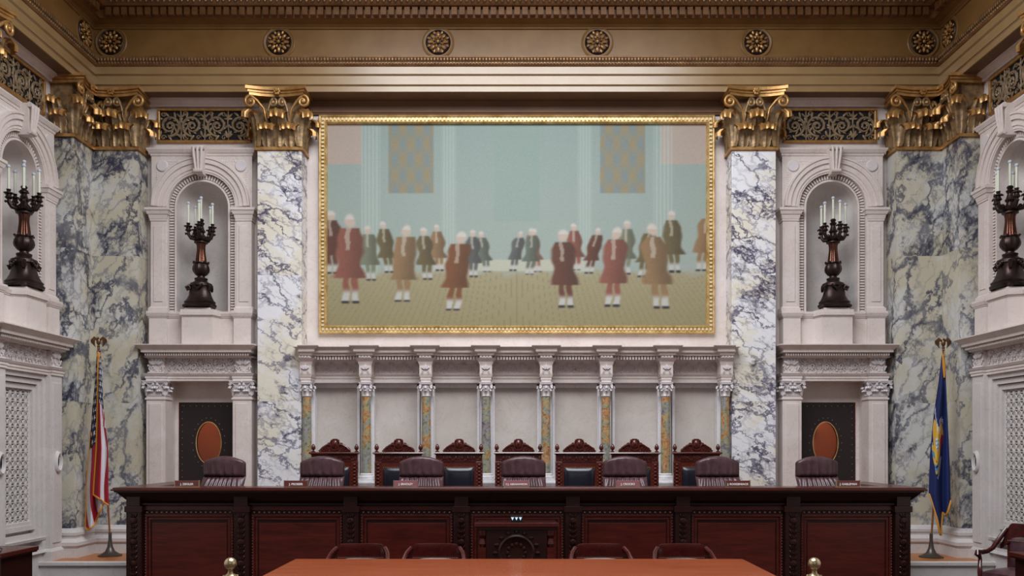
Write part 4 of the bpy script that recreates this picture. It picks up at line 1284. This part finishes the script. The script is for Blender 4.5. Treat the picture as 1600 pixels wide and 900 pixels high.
ring_u(tp, .015, ZT-.02, ZT, .02); ring_u(tp, 0, ZT-.04, ZT-.02, .0); tp.build('top_ledge', M['mahog_mid'], t, bevel=.006, smooth=False)
cn = MB(); ring_u(cn, .03, ZT-.06, ZT-.04, .03); ring_u(cn, .17, ZT-.20, ZT-.06, .05); ring_u(cn, .14, ZT-.22, ZT-.20); cn.build('cornice', M['mahog'], t, smooth=False)
bd_ = MB(); ring_u(bd_, .19, 0, ZT-.22); bd_.build('body', M['mahog'], t, smooth=False)
rl = MB(); rl.box(XC-HX+.185, XC+HX-.185, .165, .2, ZT-.29, ZT-.235); rl.box(XC-HX+.18, XC+HX-.18, .15, .2, 0, .12); rl.build('rail', M['mahog_mid'], t, smooth=False, bevel=.004)
ds_ = MB(); ds_.box(XC-HX+.42, XC+HX-.42, .42, .95, 1.18, 1.22); ds_.build('desk_surface', M['mahog_mid'], t, smooth=False)
PC = [209, 377, 548, 721, 895, 1067, 1239, 1411]
for i, pc in enumerate(PC):
    X = px2x(pc, YBN+.12)
    m = MB(); m.box(X-.095, X+.095, .12, .2, .12, ZT-.235); m.box(X-.11, X+.11, .10, .2, ZT-.31, ZT-.235); m.box(X-.11, X+.11, .10, .2, .1, .25)
    m.box(X-.085, X+.085, .10, .2, ZT-.235, ZT-.10)
    pl = m.build('carved_pilaster', M['carv_wood'], t, smooth=False, bevel=.004)
    g = MB()
    for k_ in range(13):
        z = 1.07-k_*.066
        if k_ % 4 == 1:
            g.lathe((X, .12, z), [(.04, 0), (.04, .02), (.02, .025), (.02, .035), (0, .035)], 12, axis='y')
        else:
            for s_ in (-1, 1):
                R = Matrix.Rotation(s_*.5, 3, 'Y'); g.ell((X+s_*.028, .115, z), (.014, .018, .032), 6, 0, R)
            g.ell((X, .112, z-.01), (.01, .016, .02), 6)
    for s_ in (-1, 1):
        for k_ in range(30): g.ell((X+s_*.082, .118, 1.09-k_*.032), (.006, .008, .009), 5)
    g.build('carving', M['carv_wood'], pl)
for i in range(7):
    a = px2x(PC[i], YBN+.12)+.12; b = px2x(PC[i+1], YBN+.12)-.12
    m = MB()
    for q, yy in ((0, .165), (.035, .175)):
        m.box(a+q, b-q, yy, .2, 1.05-q*1.2, 1.08-q*1.2); m.box(a+q, b-q, yy, .2, .16+q, .19+q)
        m.box(a+q, a+q+.03, yy, .2, .19+q, 1.05-q*1.2); m.box(b-q-.03, b-q, yy, .2, .19+q, 1.05-q*1.2)
    m.box(a+.08, b-.08, .180, .2, .26, .97)
    pn = m.build('front_panel', M['mahog_panel'], t, smooth=False, bevel=.004)
    bb = MB(); nb = 18
    for k_ in range(nb): bb.ell((a+.03+(b-a-.06)*k_/(nb-1), .155, 1.105), (.014, .014, .011), 6)
    for s_ in (a+.004, b-.004):
        for k_ in range(24): bb.ell((s_, .165, 1.07-k_*.036), (.007, .01, .008), 5)
    bb.build('beading', M['bead_wood'] if 'bead_wood' in M else M.setdefault('bead_wood', plain('glossy_bead_wood', rgb(120,84,74), .2, coat=.5)), pn)

# nameplates
NP = [(273, 311, 'J. ZIEGLER', 'red-brown nameplate on the ledge, far left, before the leftmost leather chair'),
      (444, 481, 'J. PROSSER', 'red-brown nameplate on the ledge, second from the left'),
      (615, 653, 'J. BRADLEY', 'glossy nameplate on the ledge, third from the left'),
      (788, 826, 'C.J. ABRAHAMSON', 'glossy nameplate on the middle of the ledge, above the lectern'),
      (962, 1000, 'J. CROOKS', 'glossy nameplate on the ledge, third from the right'),
      (1134, 1172, 'J. ROGGENSACK', 'red-brown nameplate on the ledge, second from the right'),
      (1307, 1344, 'J. GABLEMAN', 'red-brown nameplate on the ledge, far right, before the rightmost leather chair')]
tmpo = []
for (a, b, txt, lab) in NP:
    gl = 'glossy' in lab
    Y = YBN+.12; xa, xb = px2x(a, Y), px2x(b, Y); hw = (xb-xa)/2; cx = (xa+xb)/2
    m = MB(); m.prism([(-hw, 0), (hw, 0), (hw, .082), (-hw, .082)], 0, .02)
    o = m.build('nameplate', M['plate_sheen'] if gl else M['plate'], None, smooth=False, bevel=.003); o.location = (cx, Y, ZT)
    ft = MB(); ft.box(-hw, hw, -.006, .05, 0, .008)
    for s_ in (-1, 1): ft.box(s_*hw-.004, s_*hw+.004, -.004, .024, 0, .086)
    ft.build('holder', M['brass'], o, smooth=False)
    tag(o, lab, 'nameplate', 'nameplates on the bench ledge')
    fc = bpy.data.curves.new('lettering', 'FONT'); fc.body = txt; fc.size = .036; fc.align_x = 'CENTER'; fc.extrude = .001; fc.offset = .0012
    fo = bpy.data.objects.new('lettering', fc); col.objects.link(fo)
    bpy.context.view_layer.update()
    me = bpy.data.meshes.new_from_object(fo.evaluated_get(bpy.context.evaluated_depsgraph_get()))
    bpy.data.objects.remove(fo)
    lo = bpy.data.objects.new('lettering', me); col.objects.link(lo); me.materials.clear(); me.materials.append(M['letter'])
    lo.parent = o; lo.location = (0, -.003, .026); lo.rotation_euler = (PI/2, 0, 0)
    wd_ = max(v.co.x for v in me.vertices)*2; lo.scale = (min(1, 2*hw*.88/wd_),)*2+(1,)

# ------------------------------------------------------------------ leather chairs
def leather_chair():
    t = empty('leather_chair', 'x', 'chair')
    W = .30; zt = 1.27; zm = 1.02     # local heights above platform
    def outline(a, z):  # half width at z
        return W
    def pad(z0, z1, name, pleat, top_round):
        m = MB()
        def fn(u, v):
            x = (u*2-1); z = z0+(z1-z0)*v
            hw = W
            if top_round: hw = W*(1-.28*max(0, (v-.72)/.28)**2.6)
            zz = z+(.045*(1-x*x) if top_round and v > .5 else 0)*(v-.5)*2
            ed = (1-abs(x)**6)*(1-(abs(2*v-1))**8)
            dx = x*hw
            y = -.055*max(0, ed)**.5-(.65*(z1-z) if pleat == 2 else 0)
            if pleat == 1: y += .010*math.sin(x*18+.8*math.sin(v*3))*(1-v)*ed+.005*math.sin(x*31)*ed*(1-v)
            if pleat == 2:
                fx = x/(1.25-.45*v)
                y += .020*math.sin(fx*24+1.5*math.sin(x*3))*(.35+.65*v)*ed
            return Vector((dx, y-.02*(1-x*x), zz))
        m.grid(fn, 60, 26)
        # back shell
        def fb(u, v):
            p = fn(u, v); x = u*2-1
            return Vector((p.x, .06*((1-abs(x)**4)*(1-(2*v-1)**6))**.5+.01-(.58*(z1-p.z) if pleat == 2 else 0), p.z))
        m.grid(fb, 30, 14)
        for vv in (0, 1):
            m.grid(lambda a, b: fn(a, vv)*(1-b)+fb(a, vv)*b, 30, 2)
        for uu in (0, 1):
            m.grid(lambda a, b: fn(uu, a)*(1-b)+fb(uu, a)*b, 14, 2)
        return m.build(name, M['leather'], t, sharp=60)
    pad(zm, zt-.02, 'headrest', 1, True); pad(.50, zm, 'backrest', 2, False)
    s = MB()
    def seat(u, v):
        x, y = u*2-1, v*2-1
        return Vector((x*.28, -.33+y*.25, .50+.05*(1-x**4)*(1-y**4)))
    s.grid(seat, 16, 16); s.box(-.28, .28, -.52, -.02, .40, .50); s.build('seat', M['leather'], t, sharp=50)
    for sx in (-1, 1):
        a = MB(); a.tube([(sx*.30, .0, .62), (sx*.31, -.15, .70), (sx*.31, -.38, .70), (sx*.31, -.44, .62), (sx*.29, -.38, .50)], [.02, .028, .03, .022, .018], 8)
        a.build('armrest', M['arm_wood'], t)
    bs = MB(); bs.lathe((0, -.2, 0), [(.03, .09), (.03, .40)], 12); bs.build('gas_column', M['black'], t)
    for k_ in range(5):
        a = k_*2*PI/5; l_ = MB(); l_.tube([(0, -.2, .12), (.26*math.cos(a), -.2+.26*math.sin(a), .075)], [.03, .02], 8)
        lg = l_.build('leg', M['arm_wood'], t)
        wz = MB(); wz.lathe((.26*math.cos(a)-.02, -.2+.26*math.sin(a), .03), [(.03, 0), (.03, .04)], 12, axis='x'); wz.build('caster', M['black'], lg)
    return t
LC = [(351, 0, 'burgundy leather chair at the far left, before the left doorway', .12), (503.5, 0, 'burgundy leather chair second from the left behind the bench', .0), (658.5, 0, 'burgundy leather chair third from the left behind the bench', 0),
      (818, 0, 'burgundy leather chair in the middle of the bench', 0), (976, 0, 'burgundy leather chair third from the right behind the bench', 0), (1121, 0, 'burgundy leather chair second from the right behind the bench', -.05), (1276, 0, 'burgundy leather chair at the far right, before the right doorway', -.12)]
lc = leather_chair(); YL = -1.72
for i, (px, dy, lab, rz) in enumerate(LC):
    X = px2x(px, YL)
    if i == 0: o = lc; o.location = (X, YL, .5); o.rotation_euler = (0, 0, -rz)
    else: o = dup(lc, (X, YL, .5), -rz)
    o['label'] = lab; o['group'] = 'leather chairs behind the bench'

# ------------------------------------------------------------------ carved high-back chairs
def carved_chair():
    t = empty('carved_chair', 'x', 'chair')
    # origin at floor; back plane y=0, seat toward -y
    H = 1.81-ZD
    for sx in (-1, 1):
        s = MB(); x = sx*.30; s.box(x-.05, x+.05, -.04, .03, 0, H-.11); st = s.build('stile', M['chair_wood'], t, smooth=False, bevel=.004)
        g = MB()
        for k_ in range(15):
            z = H-.16-k_*.052
            g.ell((x, -.042, z), (.026, .018, .022), 8); 
            for q in (-1, 1): g.ell((x+q*.034, -.04, z+.024), (.01, .012, .012), 6)
        g.build('carving', M['chair_wood'], st)
        f_ = MB(); f_.lathe((sx*.325, -.005, H+.03), [(.03, 0), (.032, .01), (.015, .02), (.015, .03), (.03, .045), (.034, .065), (.028, .09), (.012, .115), (.0, .125)], 14); f_.build('finial', M['chair_wood'], t)
    c = MB(); c.mould(-.335, .335, -.04, .04, [(H-.015, H, .01, .02), (H, H+.012, .03, .04), (H+.012, H+.03, .045, .035)]); c.build('cornice', M['chair_wood'], t, smooth=False)
    r = MB(); r.box(-.345, .345, -.04, .03, H-.11, H-.015); fr = r.build('carved_rail', M['chair_wood'], t, smooth=False)
    g = MB()
    for k_ in range(7):
        x = -.27+k_*.09
        g.tube(spiral((x, H-.062), .03, 1.3, 0, 1 if k_ % 2 else -1, -.045, 14), .008, 5)
        g.ell((x+.045, -.045, H-.06), (.012, .012, .03), 6)
    g.build('carving', M['chair_wood'], fr)
    p = MB(); p.box(-.25, .25, -.03, .02, .45, H-.11); p.build('back_panel', M['chair_wood'], t, smooth=False)
    u = MB()
    def fn(a, b):
        x, z = a*2-1, b*2-1
        return Vector((x*.225, -.035-.045*((1-abs(x)**5)*(1-abs(z)**7))**.6, .52+(b)*(H-.20-.52)))
    u.grid(fn, 24, 30); bp = u.build('back_cushion', M['blk_leather'], t)
    n_ = MB()
    for k_ in range(18): n_.ell((-.215+k_*.0253, -.04, H-.195), (.007, .006, .007), 6)
    n_.build('nailheads', M['stud'], bp)
    # crest
    cr = MB(); z0 = H+.025
    half = [(0, .205), (.035, .205), (.045, .19), (.06, .195), (.065, .17), (.055, .15), (.075, .135), (.085, .15), (.105, .145), (.12, .125), (.15, .115), (.165, .09), (.19, .085), (.20, .06), (.225, .055), (.235, .035), (.215, .02), (.25, .0)]
    poly = [(x, z0+z) for x, z in half]+[(-x, z0+z) for x, z in half[::-1][:-1]]
    cr.prism(poly, -.01, .025); cro = cr.build('crest', M['chair_wood'], t, smooth=False, bevel=.003)
    g = MB()
    g.ell((0, -.02, z0+.115), (.05, .02, .07), 12)
    g.ell((0, -.035, z0+.13), (.028, .012, .035), 10)
    for sx in (-1, 1):
        g.tube([(sx*.24, -.02, z0+.015), (sx*.18, -.022, z0+.075), (sx*.12, -.024, z0+.11), (sx*.08, -.024, z0+.12), (sx*.06, -.024, z0+.10)], [.012, .014, .014, .012, .01], 7)
        g.tube(spiral((sx*.19, z0+.045), .03, 1.3, 0, sx, -.02, 14), .009, 6); g.tube(spiral((sx*.12, z0+.06), .034, 1.3, PI/2, -sx, -.02, 14), .009, 6)
        g.tube([(sx*.05, -.022, z0+.18), (sx*.065, -.022, z0+.15), (sx*.05, -.022, z0+.05), (0, -.022, z0+.03)], .011, 6)
        for k_ in range(4): g.ell((sx*(.08+.04*k_), -.018, z0+.02), (.014, .01, .014), 6)
    g.build('carving', M['chair_wood'], cro)
    s = MB(); s.box(-.33, .33, -.58, -.04, .34, .42); s.build('seat_frame', M['chair_wood'], t, smooth=False, bevel=.01)
    q = MB(); q.grid(lambda a, b: Vector(((a*2-1)*.30, -.56+.50*b, .42+.06*(1-(a*2-1)**4)*(1-(b*2-1)**4))), 14, 14); q.build('seat_cushion', M['blk_leather'], t)
    for sx in (-1, 1):
        l = MB(); l.lathe((sx*.29, -.54, 0), [(.03, 0), (.035, .03), (.02, .06), (.035, .15), (.04, .25), (.03, .3), (.04, .34)], 12); l.build('leg', M['chair_wood'], t)
        a = MB(); a.tube([(sx*.31, -.04, .72), (sx*.32, -.25, .70), (sx*.33, -.48, .70), (sx*.33, -.54, .67)], [.025, .028, .03, .03], 8); a.lathe((sx*.32, -.52, 0), [(.022, .42), (.03, .52), (.018, .6), (.025, .68)], 10); a.build('arm', M['chair_wood'], t)
    return t
CC = [(523.5, 708, 'carved high-back chair, leftmost, half behind a leather chair'), (623, 711, 'carved high-back chair, second from the left'), (717.5, 710, 'carved high-back chair with whole black cushion showing, left of centre'),
      (810, 708.5, 'carved high-back chair in the middle with the tallest crest'), (905, 712, 'carved high-back chair with whole black cushion showing, right of centre'), (991.5, 712, 'carved high-back chair, second from the right'), (1088, 708, 'carved high-back chair, rightmost, by the right pilaster')]
cc = carved_chair()
for i, (px, py, lab) in enumerate(CC):
    Y = -.47-.07*(py-708)
    X = px2x(px, Y)
    if i == 0: o = cc; o.location = (X, Y, ZD)
    else: o = dup(cc, (X, Y, ZD), 0)
    o['label'] = lab; o['group'] = 'carved chairs along the colonnade'

# ------------------------------------------------------------------ lectern
YLc = -3.62; d_ = 13+YLc
X0, X1 = px2x(741, YLc), px2x(873, YLc); cx = (X0+X1)/2; hw = (X1-X0)/2; zt = EYE-(815-697)*d_/1300
t = empty('lectern', 'mahogany lectern with overhanging top standing before the bench', 'lectern', (cx, YLc, 0))
m = MB()
m.add([(-hw,0,zt-.065),(hw,0,zt-.065),(hw-.02,.32,zt-.06),(-hw+.02,.32,zt-.06),(-hw,0,zt-.015),(hw,0,zt-.015),(hw-.03,.32,zt-.012),(-hw+.03,.32,zt-.012)], [(3,2,1,0),(4,5,6,7),(0,1,5,4),(1,2,6,5),(2,3,7,6),(3,0,4,7)])
m.build('top', M['arm_wood'], t, smooth=False, bevel=.008)
m = MB(); m.box(-hw+.02, hw-.02, .02, .31, zt-.10, zt-.06); m.box(-hw+.13, hw-.13, .05, .30, .08, zt-.08); m.box(-hw+.06, hw-.06, .02, .31, 0, .1); m.build('body', M['mahog'], t, smooth=False, bevel=.005)
for sx in (-1, 1):
    m = MB(); x = sx*(hw-.09)
    m.box(x-.04, x+.04, .03, .28, .1, zt-.3); m.lathe((x, .1, 0), [(.03, zt-.3), (.05, zt-.26), (.035, zt-.2), (.055, zt-.16), (.055, zt-.1)], 14)
    m.build('side_post', M['mahog_panel'], t, smooth=False)
m = MB()
m.lathe((0, .05, zt-.36), [(.21, 0), (.21, .015), (.19, .025), (.17, .012), (.02, .012)], 36, axis='y')
for k_ in range(12):
    a = 2*PI*k_/12; m.ell((.1*math.cos(a), .04, zt-.36+.1*math.sin(a)), (.025, .015, .025), 6)
for k_ in range(9):
    a = PI*k_/8; m.ell((.24*math.cos(a), .045, zt-.36+.24*math.sin(a)), (.03, .015, .02), 6)
m.build('carved_seal', M['carv_wood'], t)
# timer box on the lectern
m = MB(); m.box(-.07, .07, -.03, .03, 0, .07); o = m.build('signal_box', M['black'], None, smooth=False, bevel=.004); o.location = (px2x(807, YLc+.12), YLc+.12, zt-.014)
tag(o, 'small black box with three pale signal lights on the lectern', 'signal box')
for k_ in (-1, 0, 1):
    m = MB(); m.prism([(k_*.045-.017, .055), (k_*.045+.017, .055), (k_*.045, .02)], -.035, -.029); m.build('signal_light', M['led'], o, smooth=False)

# ------------------------------------------------------------------ counsel table
YT1 = -13+8.64; ZTB = .76
xa, xb = px2x(461, YT1), px2x(1161, YT1)
t = empty('counsel_table', 'wide reddish mahogany table in the foreground', 'table', ((xa+xb)/2, YT1-.6, 0))
hx = (xb-xa)/2
m = MB(); m.box(-hx, hx, -.65, .6, ZTB-.05, ZTB); m.build('tabletop', M['table'], t, smooth=False, bevel=.012)
m = MB(); m.box(-hx+.1, hx-.1, -.55, .5, ZTB-.16, ZTB-.05); m.build('apron', M['mahog_panel'], t, smooth=False)
for sx in (-1, 1):
    for sy in (-.5, .45):
        m = MB(); m.lathe((sx*(hx-.18), sy, 0), [(.05, 0), (.06, .05), (.04, .1), (.055, .3), (.045, .5), (.06, .56), (.06, ZTB-.1)], 16); m.build('leg', M['mahog_panel'], t)

# ------------------------------------------------------------------ wooden armchairs
def armchair(tall=0.0):
    t = empty('wooden_armchair', 'x', 'chair')
    # faces -y ; origin at floor centre
    rl = MB(); pts = []; n = 24
    for i in range(n+1):
        a = PI*(i/n); 
        x = .335*math.cos(a); y = -.02+.26*(math.sin(a))**.55
        z = .845-.17*(1-S(.0, .28, y+.02)); z = .845 if y > .2 else .70+.145*S(-.02, .2, y)
        pts.append((x, y, z))
    # top rail as tall band
    def band(a, b):
        aa = PI*(.13+.74*a); x = .345*math.cos(aa); s_ = math.sin(aa)
        y = .0+.25*s_**.5
        k_ = (S(.0, .22, a)*S(1.0, .78, a))**.8
        zt_ = .74+(.108+tall)*k_; zb_ = .685+tall*.6*k_
        return x, y, zb_+(zt_-zb_)*b
    rl.grid(lambda a, b: Vector(band(a, b))+Vector((0, .012, 0)), 40, 3)
    rl.grid(lambda a, b: Vector(band(a, b))*1.0+Vector((0, -.014, 0)), 40, 3)
    rl.grid(lambda a, b: Vector(band(a, 1))+Vector((0, .012-.026*b, .004*math.sin(PI*b))), 40, 2)
    rl.grid(lambda a, b: Vector(band(a, 0))+Vector((0, .012-.026*b, 0)), 40, 1)
    rl.build('top_rail', M['arm_wood'], t, sharp=50)
    bk = MB(); 
    def bf(a, b):
        x = (a*2-1)*.245; y = .215+.02*(1-(a*2-1)**2); return Vector((x, y-.03*((1-(a*2-1)**6)*(1-(b*2-1)**6))**.5, .45+(.24+tall)*b))
    bk.grid(bf, 20, 12); bk.grid(lambda a, b: bf(a, b)*1+Vector((0, .05, 0)), 10, 6); bo = bk.build('back_cushion', M['leather'], t)
    nh = MB()
    for k_ in range(26): 
        p = bf(k_/25, 1); nh.ell((p.x, p.y-.035, .70+tall*.6), (.006, .006, .006), 6)
    nh.build('nailheads', M['brass'], bo)
    se = MB(); se.grid(lambda a, b: Vector(((a*2-1)*.28, -.28+.52*b, .44+.05*(1-(a*2-1)**4)*(1-(b*2-1)**4))), 14, 14); se.box(-.28, .28, -.28, .24, .38, .44); se.build('seat', M['leather'], t, sharp=50)
    sf = MB(); sf.box(-.295, .295, -.295, .25, .34, .385); sf.build('seat_frame', M['arm_wood'], t, smooth=False, bevel=.01)
    for sx in (-1, 1):
        a = MB()
        a.tube([(sx*.27, .20, .80+tall*.9), (sx*.31, .12, .755+tall*.4), (sx*.33, .02, .70), (sx*.335, -.08, .665), (sx*.335, -.2, .66), (sx*.33, -.27, .665), (sx*.325, -.295, .64), (sx*.325, -.27, .62)], [.028, .028, .026, .025, .026, .03, .026, .015], 10, flat=1.2)
        a.tube([(sx*.325, -.25, .65), (sx*.33, -.22, .58), (sx*.315, -.25, .50), (sx*.295, -.275, .44), (sx*.29, -.27, .37)], [.024, .022, .024, .03, .032], 10)
        a.build('arm', M['arm_wood'], t)
        l = MB(); l.tube([(sx*.27, -.27, .36), (sx*.275, -.28, .2), (sx*.27, -.27, 0)], [.03, .025, .02], 10); l.build('leg', M['arm_wood'], t)
        l = MB(); l.tube([(sx*.26, .23, .80), (sx*.25, .22, .4), (sx*.26, .27, 0)], [.022, .026, .02], 10); l.build('leg', M['arm_wood'], t)
    return t
ac = armchair()
YA = -13+8.98
AC = [(564, 0, 'wooden armchair behind the table, leftmost of the four'), (680.5, 0, 'wooden armchair behind the table, just left of the lectern'), (936.5, 0, 'wooden armchair behind the table, just right of the lectern'), (1064.5, 0, 'wooden armchair behind the table, rightmost of the four')]
for i, (px, rz, lab) in enumerate(AC):
    X = px2x(px, YA+.2)
    if i == 0: o = ac; o.location = (X, YA, 0)
    else: o = dup(ac, (X, YA, 0), 0)
    o['label'] = lab; o['group'] = 'armchairs behind the table'
rc = armchair(.15); rc.location = (px2x(1592, -3.25), -3.25, 0); rc.rotation_euler = (0, 0, -1.1); rc['label'] = 'wooden armchair with scrolled arms at the right edge by the pierced screen'

# ------------------------------------------------------------------ clerk desks
def desk(label, sx, xe, ztop, Yd):
    t = empty('clerk_desk', label, 'desk', (xe, Yd, 0))
    a, b = (-1.2, 0) if sx < 0 else (0, 1.2)
    m = MB(); m.box(a, b, -.35, .35, ztop-.05, ztop); m.box(a+.01, b-.01, -.34, .34, ztop-.065, ztop-.05); m.build('desktop', M['mahog_mid'], t, smooth=False, bevel=.008)
    m = MB(); a2, b2 = (a+.05, b-.05); m.box(a2, b2, -.28, .30, .06, ztop-.06); m.build('body', M['mahog'], t, smooth=False)
    m = MB(); m.box(a2+.1, b2-.1, -.295, -.28, .15, ztop-.15); m.build('panel', M['mahog_panel'], t, smooth=False, bevel=.005)
    m = MB(); m.box(a2-.01, b2+.01, -.29, .31, 0, .06); m.build('plinth', M['mahog'], t, smooth=False)
    return t
Yd = -13+9.3
dl = desk('dark mahogany desk cut off by the left edge of the picture', -1, px2x(33, Yd), EYE-(864-697)*9.0/1300, Yd)
dr_ = desk('dark mahogany desk cut off by the right edge, before the armchair', 1, px2x(1592, Yd-.3), EYE-(871-697)*8.7/1300, Yd-.45)
zt_ = dl.location.z+EYE-(864-697)*9.0/1300
m = MB(); m.box(-.11, .11, -.14, .14, 0, .006); o = m.build('paper_sheet', M['paper'], None, smooth=False); o.location = (dl.location.x-.42, Yd-.05, zt_); o.rotation_euler = (0, 0, .3); tag(o, 'white papers lying on the left desk', 'papers')
m = MB(); m.tube([(-.45, .1, .01), (-.35, .0, .03), (-.25, -.05, .045), (-.15, -.1, .02), (-.10, -.2, .008), (-.08, -.3, .008)], .006, 8); o = m.build('cable', M['black'], None); o.location = (dl.location.x, Yd, zt_); tag(o, 'thin black cable curling over the left desk', 'cable')

# ------------------------------------------------------------------ brass-ball posts
def post(px, lab):
    Y = -13+6.3; X = px2x(px, Y); zt = EYE-(871-697)*6.3/1300
    t = empty('ball_post', lab, 'post', (X, Y, 0), 0, 'brass-topped posts in the foreground')
    m = MB(); m.ell((0, 0, zt-.047), (.047, .047, .047), 28); m.build('ball', M['brass'], t)
    m = MB(); z = zt-.09; m.lathe((0,0,0), [(.02, z-.12), (.05, z-.075), (.058, z-.06), (.04, z-.045), (.022, z-.03), (.018, z-.01), (.024, z+.008)], 20)
    for k_ in range(10):
        a = 2*PI*k_/10; m.ell((.05*math.cos(a), .05*math.sin(a), z-.055), (.012, .012, .014), 6)
    m.build('collar', M['brass'], t)
    m = MB(); m.lathe((0,0,0), [(.11, 0), (.11, .04), (.06, .08), (.045, .12), (.045, z-.1)], 24); m.build('shaft', M['mahog_panel'], t)
post(360, 'post with brass ball left of the table'); post(1272.5, 'post with brass ball right of the table')
